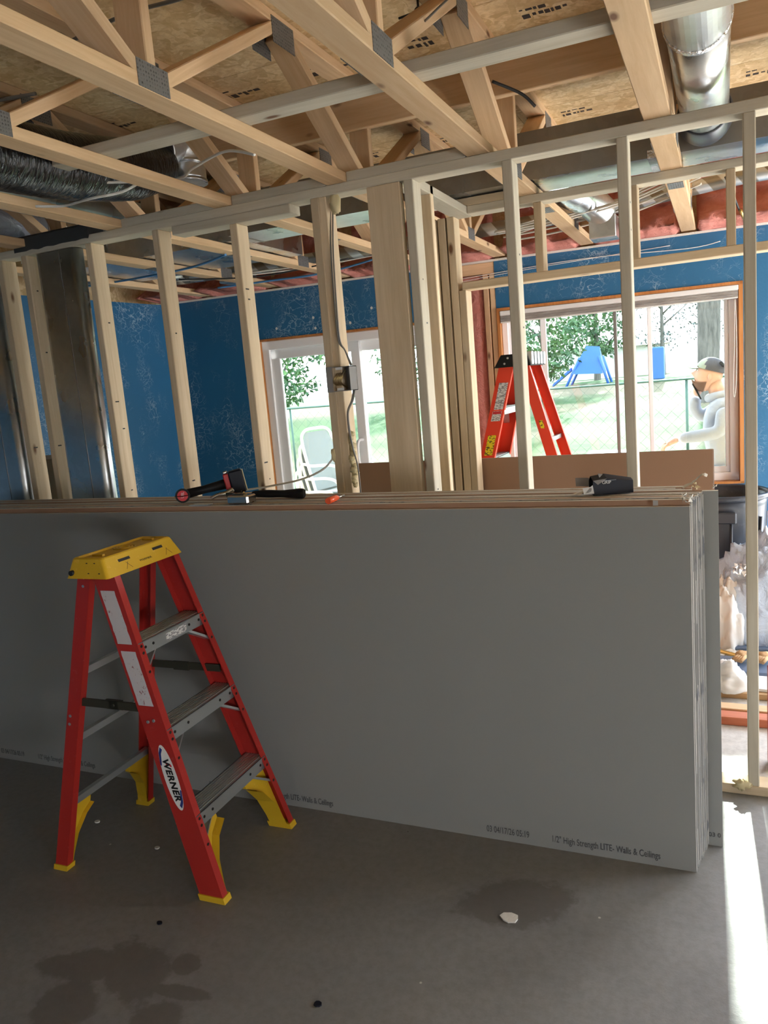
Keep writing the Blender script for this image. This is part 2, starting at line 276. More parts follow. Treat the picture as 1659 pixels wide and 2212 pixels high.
# ------------------------------------------------------------------ mesh helpers
class MB:
    def __init__(s): s.v = []; s.f = []; s.m = []; s.sm = []
    def add(s, vs, fs, mi=0, smooth=False):
        o = len(s.v); s.v += [Vector(p) for p in vs]
        for f in fs: s.f.append([o + i for i in f]); s.m.append(mi); s.sm.append(smooth)
        return s
    def box(s, x0, x1, y0, y1, z0, z1, mi=0, b=0.0, T=None):
        if b <= 0:
            vs = [(x, y, z) for z in (z0, z1) for y in (y0, y1) for x in (x0, x1)]
            fs = [(0, 2, 3, 1), (4, 5, 7, 6), (0, 1, 5, 4), (2, 6, 7, 3), (0, 4, 6, 2), (1, 3, 7, 5)]
        else:                                   # chamfered box
            b = min(b, (x1 - x0) * .45, (y1 - y0) * .45, (z1 - z0) * .45)
            vs = []; idx = {}
            for i, x in enumerate((x0, x1)):
                for j, y in enumerate((y0, y1)):
                    for k, z in enumerate((z0, z1)):
                        sxx, syy, szz = (1 - 2 * i), (1 - 2 * j), (1 - 2 * k)
                        for a in range(3):
                            p = [x + sxx * b, y + syy * b, z + szz * b]; p[a] = (x, y, z)[a]
                            idx[(i, j, k, a)] = len(vs); vs.append(p)
            fs = []
            for a in range(3):
                o1, o2 = [q for q in range(3) if q != a]
                for e in (0, 1):
                    loop = []
                    for (p, q) in ((0, 0), (1, 0), (1, 1), (0, 1)):
                        c = [0, 0, 0]; c[a] = e; c[o1] = p; c[o2] = q; loop.append(idx[(*c, a)])
                    fs.append(loop)
            for a in range(3):                  # edges along axis a
                o1, o2 = [q for q in range(3) if q != a]
                for p in (0, 1):
                    for q in (0, 1):
                        c0 = [0, 0, 0]; c0[o1] = p; c0[o2] = q; c1 = list(c0); c1[a] = 1
                        fs.append([idx[(*c0, o1)], idx[(*c1, o1)], idx[(*c1, o2)], idx[(*c0, o2)]])
            for i in (0, 1):
                for j in (0, 1):
                    for k in (0, 1): fs.append([idx[(i, j, k, 0)], idx[(i, j, k, 1)], idx[(i, j, k, 2)]])
        if T is not None: vs = [T @ Vector(p) for p in vs]
        return s.add(vs, fs, mi)
    def prism(s, poly, f, d, mi=0, smooth=False):   # poly of 2-tuples, f maps to 3D, d extrusion vector
        d = Vector(d); n = len(poly); a = [Vector(f(*p)) for p in poly]; vs = a + [p + d for p in a]
        fs = [list(range(n))[::-1], [n + i for i in range(n)]]
        o = len(s.v); s.add(vs, fs, mi)
        for i in range(n): s.f.append([o + i, o + (i + 1) % n, o + n + (i + 1) % n, o + n + i]); s.m.append(mi); s.sm.append(smooth)
        return s
    def tube(s, pts, r, n=10, mi=0, caps=True, ridge=0.0, closed=False):
        pts = [Vector(p) for p in pts]; k = len(pts); rs = r if hasattr(r, '__len__') else [r] * k
        up = None; vs = []
        for i, p in enumerate(pts):
            t = (pts[min(i + 1, k - 1)] - pts[max(i - 1, 0)])
            if t.length < 1e-9: t = Vector((0, 0, 1))
            t.normalize()
            if up is None:
                up = Vector((0, 0, 1)) if abs(t.z) < .9 else Vector((1, 0, 0))
            u = (up - t * up.dot(t)).normalized(); w = t.cross(u); up = u
            rr = rs[i] * (1 + (ridge if i % 2 else -ridge))
            for j in range(n):
                a = 2 * math.pi * j / n; vs.append(p + (u * math.cos(a) + w * math.sin(a)) * rr)
        fs = [(i * n + j, i * n + (j + 1) % n, (i + 1) * n + (j + 1) % n, (i + 1) * n + j) for i in range(k - 1) for j in range(n)]
        s.add(vs, fs, mi, True)
        if caps:
            o = len(s.v) - len(vs); s.f.append([o + j for j in range(n)][::-1]); s.m.append(mi); s.sm.append(False)
            s.f.append([o + (k - 1) * n + j for j in range(n)]); s.m.append(mi); s.sm.append(False)
        return s
    def lathe(s, prof, c=(0, 0, 0), n=32, mi=0, smooth=True):
        vs = [(c[0] + r * math.cos(2 * math.pi * j / n), c[1] + r * math.sin(2 * math.pi * j / n), c[2] + z) for r, z in prof for j in range(n)]
        fs = [(i * n + j, i * n + (j + 1) % n, (i + 1) * n + (j + 1) % n, (i + 1) * n + j) for i in range(len(prof) - 1) for j in range(n)]
        return s.add(vs, fs, mi, smooth)
    def ball(s, c, r, n=10, mi=0, jit=0.0, sq=(1, 1, 1)):
        vs = []; fs = []
        for i in range(n + 1):
            for j in range(2 * n):
                a = math.pi * i / n; b = math.pi * j / n
                d = Vector((math.sin(a) * math.cos(b) * sq[0], math.sin(a) * math.sin(b) * sq[1], math.cos(a) * sq[2]))
                q = Vector(c) + d * r * (1 + jit * noise.noise(d * 3 + Vector(c) * 7)); vs.append(q)
        for i in range(n):
            for j in range(2 * n): fs.append((i * 2 * n + j, (i + 1) * 2 * n + j, (i + 1) * 2 * n + (j + 1) % (2 * n), i * 2 * n + (j + 1) % (2 * n)))
        return s.add(vs, fs, mi, True)
def cat(pts, k=8):                               # smooth curve through points
    P = [Vector(p) for p in pts]; out = []
    for i in range(len(P) - 1):
        p0 = P[max(i - 1, 0)]; p1 = P[i]; p2 = P[i + 1]; p3 = P[min(i + 2, len(P) - 1)]
        for j in range(k):
            t = j / k; out.append(.5 * ((2 * p1) + (p2 - p0) * t + (2 * p0 - 5 * p1 + 4 * p2 - p3) * t * t + (3 * p1 - p0 - 3 * p2 + p3) * t ** 3))
    out.append(P[-1]); return out
def tag(o, label=None, cat_=None, group=None, kind=None):
    if label: o['label'] = label
    if cat_: o['category'] = cat_
    if group: o['group'] = group
    if kind: o['kind'] = kind
    return o
def obj(name, mb, mats, parent=None, loc=None, label=None, cat_=None, group=None, kind=None, subd=0):
    if isinstance(mats, str): mats = [mats]
    me = bpy.data.meshes.new(name)
    if parent is not None: org = PL[parent.name]
    else: org = Vector(loc) if loc is not None else None
    if org is None:
        n = len(mb.v); org = Vector((sum(p.x for p in mb.v) / n, sum(p.y for p in mb.v) / n, min(p.z for p in mb.v)))
    me.from_pydata([tuple(p - org) for p in mb.v], [], mb.f)
    for q in mats: me.materials.append(M[q])
    me.polygons.foreach_set('material_index', mb.m); me.polygons.foreach_set('use_smooth', mb.sm)
    me.validate(); me.update()
    o = bpy.data.objects.new(name, me); COL.objects.link(o)
    PL[o.name] = org
    if parent is not None: o.parent = parent
    else: o.location = org
    if subd:
        md = o.modifiers.new('s', 'SUBSURF'); md.levels = subd; md.render_levels = subd
    import bmesh
    bm = bmesh.new(); bm.from_mesh(me); bmesh.ops.recalc_face_normals(bm, faces=bm.faces); bm.to_mesh(me); bm.free()
    return tag(o, label, cat_, group, kind)
PL = {}
def thing(name, loc, label, cat_, group=None, kind=None):
    o = bpy.data.objects.new(name, None); COL.objects.link(o); o.location = loc; PL[o.name] = Vector(loc); o.empty_display_size = .05
    return tag(o, label, cat_, group, kind)
def lumber(name, p0, p1, side, w, t, m_='stud', parent=None, b=.003, extra=None, **k):
    # a board with its grain along p0->p1; w is its size along side, t across
    p0 = Vector(p0); p1 = Vector(p1); z = (p1 - p0); L = z.length; z.normalize(); x = Vector(side); x = (x - z * x.dot(z)).normalized(); y = z.cross(x)
    mb = MB().box(-w / 2, w / 2, -t / 2, t / 2, 0, L, 0, b)
    mats = [m_]
    if extra: mats += extra(mb)
    me = bpy.data.meshes.new(name); me.from_pydata([tuple(p) for p in mb.v], [], mb.f)
    for q in mats: me.materials.append(M[q])
    me.polygons.foreach_set('material_index', mb.m); me.validate(); me.update()
    import bmesh
    bm = bmesh.new(); bm.from_mesh(me); bmesh.ops.recalc_face_normals(bm, faces=bm.faces); bm.to_mesh(me); bm.free()
    o = bpy.data.objects.new(name, me); COL.objects.link(o)
    T = Matrix.Identity(4)
    for i in range(3): T[i][0] = x[i]; T[i][1] = y[i]; T[i][2] = z[i]
    if parent is not None:
        T.translation = p0 - PL[parent.name]; o.parent = parent; o.matrix_local = T; PL[o.name] = None
    else: T.translation = p0; o.matrix_world = T
    return tag(o, k.get('label'), k.get('cat_'), k.get('group'), k.get('kind'))
def text(name, body, size, T, m_, parent, label=None, ext=.0006, shear=0.0, spacing=1.0, bold=0.0):
    cu = bpy.data.curves.new(name, 'FONT'); cu.body = body; cu.size = size; cu.extrude = ext; cu.shear = shear; cu.offset = bold; cu.space_character = spacing; cu.align_y = 'CENTER'; cu.align_x = 'CENTER'
    tmp = bpy.data.objects.new('tmp', cu); COL.objects.link(tmp)
    dg = bpy.context.evaluated_depsgraph_get(); dg.update()
    me = bpy.data.meshes.new_from_object(tmp.evaluated_get(dg)); bpy.data.objects.remove(tmp)
    me.transform(T); me.name = name
    if parent is not None: me.transform(Matrix.Translation(-PL[parent.name]))
    me.materials.clear(); me.materials.append(M[m_])
    o = bpy.data.objects.new(name, me); COL.objects.link(o); o.parent = parent
    return tag(o, label)
def frame(o, x, y):                              # matrix with text x and y axes at o
    x = Vector(x).normalized(); z = x.cross(Vector(y)).normalized(); y = z.cross(x); T = Matrix.Identity(4)
    for i in range(3): T[i][0] = x[i]; T[i][1] = y[i]; T[i][2] = z[i]; T[i][3] = o[i]
    return T
def dup(root, delta, label=None, group=None):
    r = root.copy(); COL.objects.link(r); r.location = root.location + Vector(delta)
    if label: r['label'] = label
    if group: r['group'] = group
    for ch in list(root.children):
        c = ch.copy(); COL.objects.link(c); c.parent = r
        for g in list(ch.children):
            d = g.copy(); COL.objects.link(d); d.parent = c
    return r
def struct(name, mb, mats, loc=None): return obj(name, mb, mats, None, loc, kind='structure')
# ================================================================== SHELL
struct('floor', MB().box(-6, 3.2, -3.3, 3.04, -.12, 0), 'concrete', (0, 0, 0))
def fl2():
    mb = MB(); mb.prism([(-6, 3.04), (3.2, 3.04), (3.2, 6.08), (-6, 5.35)], lambda x, y: (x, y, -.12), (0, 0, .12)); return mb
struct('floor_back', fl2(), 'dusty', (0, 0, 0))
def fwbox(mb, s0, s1, z0, z1, o0, o1, mi=0, b=0):
    T = Matrix.Identity(4)
    for i in range(3): T[i][0] = FD[i]; T[i][1] = FN[i]; T[i][2] = (0, 0, 1)[i]; T[i][3] = FO[i]
    return mb.box(s0, s1, o0, o1, z0, z1, mi, b, T)
wb = MB()
for (a, b_, c, d) in ((-.2, .825, 0, 2.44), (.825, 2.28, 2.078, 2.44), (2.735, 4.332, 2.112, 2.44), (2.735, 4.332, 0, .80), (4.332, 4.95, 0, 2.44), (7.0, 8, 0, 2.44), (4.95, 7.0, 2.35, 2.44)): fwbox(wb, a, b_, c, d, 0, .016)  # gap right of the window is an unseen opening added for light
struct('wall_back', wb, 'blue')
wx = MB()
for (a, b_, c, d) in ((-.4, .80, 0, 2.95), (.80, 2.30, 2.10, 2.95), (2.30, 2.70, 0, 2.95), (2.70, 4.36, 2.13, 2.95), (2.70, 4.36, -.15, .78), (4.36, 4.95, 0, 2.95), (7.0, 8, 0, 2.95), (4.95, 7.0, 2.35, 2.95)): fwbox(wx, a, b_, c, d, .11, .20)  # the same added opening is left free in the sheathing
struct('wall_back_sheathing', wx, 'osb')
lip = MB(); fwbox(lip, -.2, 8, 2.437, 2.452, -.002, .018); struct('trim_1', lip, 'gyp')
wlf = MB(); wlf.prism([(-4.2, 5.34), (-4.36, 3.4), (-4.36, -3.2), (-4.5, -3.2), (-4.5, 5.34)], lambda x, y: (x, y, 0), (0, 0, 2.44)); struct('wall_left', wlf, 'blue')
wl2 = MB().box(-4.6, -4.42, -3.2, 5.4, 2.44, 2.95); struct('wall_left_rim', wl2, 'osb')
rr = MB()
for q in ((-3.2, -2.3, 0, 2.95), (-.3, 3.5, 0, 2.95), (5.3, 6.0, 0, 2.95), (-2.3, -.3, 1.15, 2.95), (-2.3, -.3, 0, .1), (3.5, 5.3, 2.2, 2.95), (3.5, 5.3, 0, .7)): rr.box(3.0, 3.15, *q)  # both openings in this wall are added, out of view, for daylight
struct('wall_right', rr, 'whitepaint')
struct('floor_added_slab', MB().box(3.15, 12, -8, 9, -.2, -.12), 'bounceslab')  # unseen pale slab added outside to bounce light up to the ceiling
rw = MB()
for q in ((-4.5, 3.1, 0, 2.95),): rw.box(q[0], q[1], -3.2, -3.05, q[2], q[3])
struct('wall_front', rw, 'whitepaint')
# subfloor panels above
osbs = MB()
struct('ceiling', MB().box(-4.6, 3.15, -3.2, 5.95, 2.945, 2.965), 'osb', (0, 0, 2.945))
xs = [-4.6, -2.16, .28, 3.1]; ys = [-3.2, -1.98, -.76, .46, 1.68, 2.90, 4.12, 5.34]
pi = 0
for j in range(len(ys) - 1):
    off = 0 if j % 2 else 1.22
    x = -4.6
    cuts = sorted(set([-4.6, 3.1] + [c for c in (-4.6 + 1.22 + off - 1.22 + 2.44 * k for k in range(5)) if -4.6 < c < 3.1]))
    for a, b_ in zip(cuts, cuts[1:]):
        pi += 1
        o = obj('subfloor_panel', MB().box(a + .0015, b_ - .0015, ys[j] + .0015, ys[j + 1] - .0015, 2.926, 2.944), 'osb', None, ((a + b_) / 2, ys[j], 2.926),
                label='tan strand board subfloor panel resting on the floor trusses overhead', cat_='panel', group='strand board subfloor panels overhead')
        # stencilled grade stamps, illegible in the photo
        if ys[j] in (1.68, 2.90, 4.12, .46):
            sb = MB()
            for cx in (a + .2, a + .62, a + 1.05, a + 1.5, a + 1.95):
                if cx + .25 > b_: continue
                for row in range(2):
                    xx = cx
                    for q in range(random.choice((4, 6, 7)) - 2 * row):
                        w = random.uniform(.008, .030); h = .042 - .016 * row; y = ys[j] + .17 + (ys[j] == 4.12) * .0 - row * .045
                        sb.box(xx, xx + w, y, y + h * random.uniform(.3, 1), 2.9252, 2.926); xx += w + random.uniform(.004, .012)
            if sb.v: obj('stamp_mark', sb, 'inkosb', o, label='black stencilled stamp on the panel')
# ================================================================== FRONT PARTITION (y 2.995 to 3.084)
Y0, Y1 = 2.995, 3.084; YM = (Y0 + Y1) / 2
lumber('bottom_plate', (-4.34, YM, .019), (2.9, YM, .019), (0, 1, 0), .089, .038, 'stud', label='pale lumber bottom plate lying on the concrete under the front row of studs', cat_='lumber')
lumber('top_plate', (-4.34, YM, 2.444), (2.9, YM, 2.444), (0, 1, 0), .089, .038, 'graylum', label='long top plate that the front row of studs stands under', cat_='lumber')
for (a, b_, lab) in ((-1.384, -.882, 'block between two trusses on the top plate, above the wide post'), (-1.938, -1.478, 'block between two trusses on the top plate, above the junction box stud'), (-2.55, -2.032, 'block between two trusses on the top plate, above the drill')):
    lumber('truss_block', (a, YM, 2.482), (b_, YM, 2.482), (0, 1, 0), .089, .038, 'graylum', label='short flat lumber ' + lab, cat_='lumber block')
lumber('plate_scab', (-2.27, Y0 + .0445, 2.4055), (-1.655, Y0 + .0445, 2.4055), (0, 1, 0), .089, .038, 'graylum', label='short lumber piece nailed under the top plate over the fifth stud from the left', cat_='lumber')
def nails(n, h, face='side'):
    def f(mb):
        for i in range(n):
            z = random.uniform(.2, h - .2); x = .0191; mb.box(x - .0005, x + .0004, random.uniform(-.03, .02), 0, z, z + .006, 1)
        return ['rivet']
    return f
SL = [(-3.374, 2.425, 'leftmost stud of the front wall, beside the left metal duct'), (-3.204, 2.425, 'stud just left of the tall rectangular metal duct'), (-2.783, 2.425, 'stud just right of the tall rectangular metal duct'),
      (-2.382, 2.425, 'front wall stud standing behind the drill'), (-1.962, 2.386, 'front wall stud left of the sliding door'), (-1.558, 2.425, 'front wall stud that carries the junction box'),
      (-1.140, 2.425, 'front wall stud just right of the wide post'), (-.746, 2.425, 'front wall stud that crosses the tall red ladder'), (-.336, 2.425, 'front wall stud in the middle of the big window'), (.067, 2.425, 'rightmost stud, beside the plastic sheeting')]
for i, (x, h, lab) in enumerate(SL):
    mm = 'stud' if i < 6 else 'graylum'
    lumber('wall_stud', (x + .019, YM, .0385), (x + .019 + (0 if i != 5 else .001), YM, h), (1, 0, 0), .038, .089, mm, label='upright pale lumber stud: ' + lab, cat_='stud', extra=nails(5, h))
for x in (.48, .89, 1.3, 1.7, 2.1, 2.5):
    pass
lumber('wide_post', (-1.229, Y0 + .019, .0385), (-1.229, Y0 + .019, 2.425), (1, 0, 0), .142, .038, 'stud', label='wide upright plank with dark knots turned flat in the front wall', cat_='post')
lumber('stud_sister', (-1.500, YM + .005, .0385), (-1.506, YM + .005, 2.425), (1, 0, 0), .036, .085, 'stud', label='rough waney stud nailed beside the junction box stud', cat_='stud')
# foam on plates and stud
def blob(name, c, r, lab, jit=.6, sq=(1, 1, 1), m_='foam'):
    return obj(name, MB().ball(c, r, 8, 0, jit, sq), m_, None, None, lab, 'foam blob')
blob('foam_blob', (.045, 2.992, .045), .022, 'blob of yellow spray foam on the bottom plate beside the rightmost stud', .8, (1.3, .8, .9))
blob('foam_blob', (-1.559, 3.0, 1.36), .022, 'blob of spray foam on the left of the junction box stud', .5, (.5, .8, 1.4))
fb = MB()
for i in range(14): fb.ball((-1.478 + random.uniform(-.006, .006), 3.02 + random.uniform(-.01, .01), 1.225 + i * .017), .011 + .006 * random.random(), 6, 0, .6)
obj('foam_bead', fb, 'foam', None, None, 'bumpy bead of spray foam low down on the junction box stud', 'foam bead')
blob('foam_blob', (-1.455, 3.02, 2.395), .025, 'blob of spray foam under the top plate at the cable hole', .4, (1, 1, 1.6))
# ================================================================== SECOND WALL (y 3.80 to 3.889)
Z0, Z1 = 3.80, 3.889; ZM = (Z0 + Z1) / 2
lumber('return_plate', (-1.175, Y1, 2.444), (-1.175, Z1, 2.444), (1, 0, 0), .089, .038, 'graylum', label='short plate running back from the front wall to the second stud wall', cat_='lumber')
lumber('second_top_plate', (-1.13, ZM, 2.444), (2.9, ZM, 2.444), (0, 1, 0), .089, .038, 'graylum', label='lower top plate of the second stud wall behind', cat_='lumber')
lumber('second_cap_plate', (-1.22, ZM, 2.482), (-.882, ZM, 2.482), (0, 1, 0), .089, .038, 'stud', label='upper pale plate lying on the second stud wall left of the truss', cat_='lumber')
lumber('opening_header', (-1.178, ZM, 2.091), (2.9, ZM, 2.091), (0, 1, 0), .089, .038, 'stud', label='level flat header across the opening of the second stud wall', cat_='lumber')
lumber('opening_sole', (-1.33, ZM, .019), (-1.14, ZM, .019), (0, 1, 0), .089, .038, 'stud', label='short sole plate under the bundled studs of the second wall', cat_='lumber')
for (x, h, lab) in ((-1.310, 2.425, 'leftmost of the bundled studs in the second wall'), (-1.265, 2.425, 'second from left of the bundled studs in the second wall'), (-1.218, 2.425, 'tall king stud right of the bundle in the second wall'), (-1.178, 2.072, 'short jack stud under the left end of the header')):
    lumber('bundle_stud', (x - .0 + .0, ZM, .038), (x, ZM, h), (1, 0, 0), .038, .089, 'stud', label='yellowish lumber: ' + lab, cat_='stud')
lumber('return_stud', (-1.175, 3.30, .0), (-1.175, 3.30, 2.425), (1, 0, 0), .089, .038, 'stud', label='stud under the return plate, seen just behind the stud right of the wide post', cat_='stud')
lumber('return_sole', (-1.175, Y1, .019), (-1.175, Z0, .019), (1, 0, 0), .089, .038, 'stud', label='sole plate of the short return wall', cat_='lumber')
bpy.data.objects['return_stud'].location.z = .038
for (x, lab) in ((-.789, 'left cripple stud above the header'), (-.362, 'cripple stud above the header, just right of the mid window stud'), (.036, 'right cripple stud above the header, near the rightmost stud')):
    lumber('cripple_stud', (x, ZM, 2.11), (x, ZM, 2.425), (1, 0, 0), .038, .089, 'stud', label='short pale ' + lab, cat_='stud')
for (x, lab) in ((.45, 'cripple stud above the header outside the frame'),): pass
# ================================================================== TRUSSES
def truss(xr, d, lab):
    xc = xr - .0445; ye = min(FW((xc + 4.2) / math.cos(TH), 0).y - .005, 5.7)
    t = thing('floor_truss', (xc, 0, 2.463), lab, 'floor truss', 'wood floor trusses overhead')
    lumber('bottom_chord', (xc, -3.0, 2.482), (xc, ye, 2.482), (1, 0, 0), .089, .038, 'truss', t)
    lumber('top_chord', (xc, -3.0, 2.906), (xc, ye, 2.906), (1, 0, 0), .089, .038, 'truss', t)
    J = [(-2.5 + d) + 1.447 * k for k in range(6)]; J = [1.83 + d + 1.45 * k for k in range(-3, 3)]; T_ = [2.58 + d + 1.42 * k for k in range(-3, 3)]
    zb, zt = 2.501, 2.887
    allp = []
    for j in J:
        if j < -2.8 or j > ye - .15: continue
        lumber('web', (xc, j, zb), (xc, j, zt), (1, 0, 0), .089, .038, 'truss', t)
        for tt in T_:
            if abs(tt - j) < .95 and -2.9 < tt < ye - .04:
                sgn = 1 if tt > j else -1
                lumber('web', (xc, j + sgn * .045, zb), (xc, tt - sgn * .035, zt), (1, 0, 0), .089, .038, 'truss', t)
        allp.append((j, 0))
    for tt in T_:
        if -2.9 < tt < ye - .1: allp.append((tt, 1))
    for (y, top) in allp:
        if y < .4: continue
        for sx_ in (-1, 1):
            mb = MB(); x = xc + sx_ * .0455; w = random.uniform(.06, .075)
            za, zb_ = (2.464, 2.533) if not top else (2.82, 2.905)
            mb.box(x - .0009, x + .0009, y - w, y + w, za, zb_); obj('connector_plate', mb, 'plate', t)
    # plate on the underside where the chord is spliced
    y = 4.05 + d; mb = MB().box(xc - .035, xc + .035, y - .07, y + .07, 2.461, 2.463); obj('connector_plate', mb, 'plate', t)
    return t
TR = [(-3.75, .05, 'wood floor truss nearest the blue left wall'), (-3.15, -.02, 'wood floor truss over the left metal duct'), (-2.551, 0, 'wood floor truss just left of the silver pipe and black duct'), (-1.941, -.04, 'wood floor truss crossing over the black flexible duct'),
      (-1.386, 0, 'wood floor truss ending above the wide post, over the step ladder'), (-.79, .17, 'wood floor truss at the middle of the picture'), (-.155, .10, 'pale wood floor truss just left of the big round duct'), (.455, .05, 'wood floor truss right of the big round duct'), (1.06, 0, 'wood floor truss second right of the big round duct')]
for a in TR: truss(*a)
lumber('blocking_runner', (-4.3, 2.2665, 2.52), (2.9, 2.2665, 2.52), (0, 1, 0), .083, .038, 'graylum', label='grey flat lumber runner lying across the truss bottom chords', cat_='lumber')
lumber('strongback', (-4.3, 3.2585, 2.80), (2.9, 3.2585, 2.80), (0, 0, 1), .138, .038, 'truss', label='deep reddish brown strongback board on edge through the trusses', cat_='lumber')
lumber('blocking_runner', (-4.3, .6, 2.52), (2.9, .6, 2.52), (0, 1, 0), .083, .038, 'graylum', label='grey flat lumber runner across the trusses, nearest overhead', cat_='lumber')
# ================================================================== DUCTS
td = thing('trunk_duct', (-1.5, 3.8, 2.505), 'long dull sheet metal trunk duct with a shiny underside running across the ceiling', 'duct')
tb = MB(); yb0, yb1, zb0, zb1 = 3.715, 3.99, 2.506, 2.715
L = -2.45; Rr = 2.9
tb.add([(L, yb0, zb0), (Rr, yb0, zb0), (Rr, yb1, zb0), (L, yb1, zb0)], [(0, 1, 2, 3)], 1)
tb.add([(L, yb0, zb0), (Rr, yb0, zb0), (Rr, yb0, zb1), (L, yb0, zb1)], [(0, 1, 2, 3)], 0)
tb.add([(L, yb1, zb0), (Rr, yb1, zb0), (Rr, yb1, zb1), (L, yb1, zb1)], [(0, 1, 2, 3)], 0)
tb.add([(L, yb0, zb1), (Rr, yb0, zb1), (Rr, yb1, zb1), (L, yb1, zb1)], [(0, 1, 2, 3)], 0)
tb.add([(L, yb0, zb0), (L, yb1, zb0), (L, yb1, zb1), (L, yb0, zb1)], [(0, 1, 2, 3)], 0)
obj('duct_body', tb, ['galvdark', 'galv'], td)
for x in (-2.4, -1.12, .9):
    sm = MB().box(x, x + .012, yb0 - .006, yb1 + .006, zb0 - .003, zb1 + .006); obj('seam', sm, 'galvdark', td)
obj('tape_band', MB().box(-.29, -.245, yb0 - .002, yb1 + .002, zb0 - .0015, zb0 + .03), 'foil', td)
t2 = thing('trunk_duct', (-3.4, 4.2, 2.505), 'wider sheet metal duct between the left trusses in front of the blue corner', 'duct')
obj('duct_body', MB().box(-4.1, -2.452, 3.83, 4.55, 2.505, 2.74, 0), 'galv', t2)
obj('seam', MB().box(-3.4, -3.385, 3.82, 4.56, 2.503, 2.745), 'galvdark', t2)
rd = thing('round_duct', (-.06, 2.4, 2.51), 'big shiny round metal duct running back beside the right truss', 'duct')
obj('pipe', MB().tube([(-.058, -2.9, 2.60), (-.058, 2.62, 2.60)], .092, 40), 'galv', rd)
obj('pipe', MB().tube([(-.058, 2.60, 2.60), (-.058, 3.5, 2.60)], .0895, 40), 'galv', rd)
fr = MB(); fr.tube([(-.058, 2.59 + .004 * k, 2.60) for k in range(8)], [.0935 + .0025 * random.random() for _ in range(8)], 40, ridge=.01); obj('foil_tape', fr, 'foil', rd, label='wrinkled foil tape around the joint')
obj('boot', MB().tube(cat([(-.058, 3.50, 2.60), (-.058, 3.60, 2.60), (-.058, 3.716, 2.61)]), [.095 + .012 * math.sin(i / 16 * 3.14) for i in range(17)], 40), 'trash', rd, label='dark collar where the pipe meets the trunk')
# vertical wall stacks
def stack(x0, x1, lab):
    t = thing('wall_duct', ((x0 + x1) / 2, YM, .04), lab, 'duct')
    ya, yb = 3.0, 3.080; r = .035; pts = []
    for (cx, cy, a0) in ((x1 - r, ya + r, -90), (x1 - r, yb - r, 0), (x0 + r, yb - r, 90), (x0 + r, ya + r, 180)):
        for k in range(7): a = math.radians(a0 + 15 * k); pts.append((cx + r * math.cos(a), cy + r * math.sin(a)))
    mb = MB(); mb.prism(pts, lambda x, y: (x, y, .045), (0, 0, 2.375), 0, True); obj('duct_body', mb, 'galv', t)
    obj('seam', MB().box((x0 + x1) / 2 + .03, (x0 + x1) / 2 + .034, ya - .002, ya, .05, 2.42), 'galvdark', t)
stack(-3.125, -2.856, 'tall rectangular metal duct standing between two studs of the front wall')
stack(-3.72, -3.425, 'tall metal duct at the left edge of the picture')
g = MB(); N = 24
vs = []
for i in range(N + 1):
    x = -3.23 + .485 * i / N; w = .004 * noise.noise(Vector((x * 20, 0, 0)))
    zb = 2.445 - .012 * abs(noise.noise(Vector((x * 9, 3, 0))))
    for (y, z) in ((2.984, zb + w), (2.984, 2.505 + w), (2.994, 2.515), (3.09, 2.515), (3.09, 2.465), (2.994, 2.465)): vs.append((x, y, z))
fs = [(i * 6 + j, i * 6 + (j + 1) % 6, (i + 1) * 6 + (j + 1) % 6, (i + 1) * 6 + j) for i in range(N) for j in range(6)] + [tuple(range(6)), tuple(N * 6 + j for j in range(6))]
g.add(vs, fs); obj('gasket_strip', g, 'darkstrip', None, None, 'black foam strip wrapped over the top plate above the tall metal duct', 'strip')
# left bay: silver pipe, black flex, elbow, grey flex
sp = thing('silver_pipe', (-2.43, 2.2, 2.46), 'long shiny round metal pipe lying between trusses below the black duct at upper left', 'duct')
obj('pipe', MB().tube([(-2.80, .5, 2.605), (-2.80, 3.45, 2.600)], .085, 32), 'galv', sp)
bf = thing('black_flex_duct', (-2.2, 2.5, 2.5), 'bulging black plastic flexible duct sagging between the trusses at upper left', 'duct')
p = cat([(-2.28, 1.0, 2.50), (-2.28, 1.6, 2.50), (-2.28, 2.06, 2.535), (-2.28, 2.4, 2.56), (-2.28, 2.78, 2.625), (-2.28, 3.0, 2.69)], 14)
mb = MB(); mb.tube(p, [.122 - .035 * max(0, (i - 56) / 14) for i in range(len(p))], 36, ridge=.004); obj('flex_body', mb, 'blackfilm', bf)
ed = thing('elbow_duct', (-2.1, 3.1, 2.6), 'shiny metal elbow collar at the end of the black flexible duct', 'duct')
p = cat([(-2.27, 2.97, 2.75), (-2.265, 3.08, 2.79), (-2.255, 3.14, 2.74), (-2.25, 3.14, 2.64)], 8)
obj('elbow', MB().tube(p, .083, 36), 'galv', ed)
obj('collar', MB().tube([(-2.252, 3.142, 2.725), (-2.252, 3.142, 2.71)], .088, 36), 'galv', ed)
obj('collar', MB().tube([(-2.25, 3.14, 2.645), (-2.25, 3.14, 2.63)], .087, 36), 'galv', ed)
gf = thing('grey_flex_duct', (-3.0, 2.4, 2.5), 'grey wrinkled flexible duct above the far left truss', 'duct')
p = cat([(-3.33, 1.8, 2.585), (-3.31, 2.3, 2.59), (-3.30, 2.8, 2.59), (-3.30, 3.22, 2.60)], 14)
obj('flex_body', MB().tube(p, .085, 36, ridge=.035), 'greyfilm', gf)
p = cat([(-3.30, 3.2, 2.60), (-3.29, 3.4, 2.61), (-3.28, 3.58, 2.61)], 6)
obj('foil_end', MB().tube(p, .070, 28, ridge=.05), 'foil', gf, label='crumpled foil end')
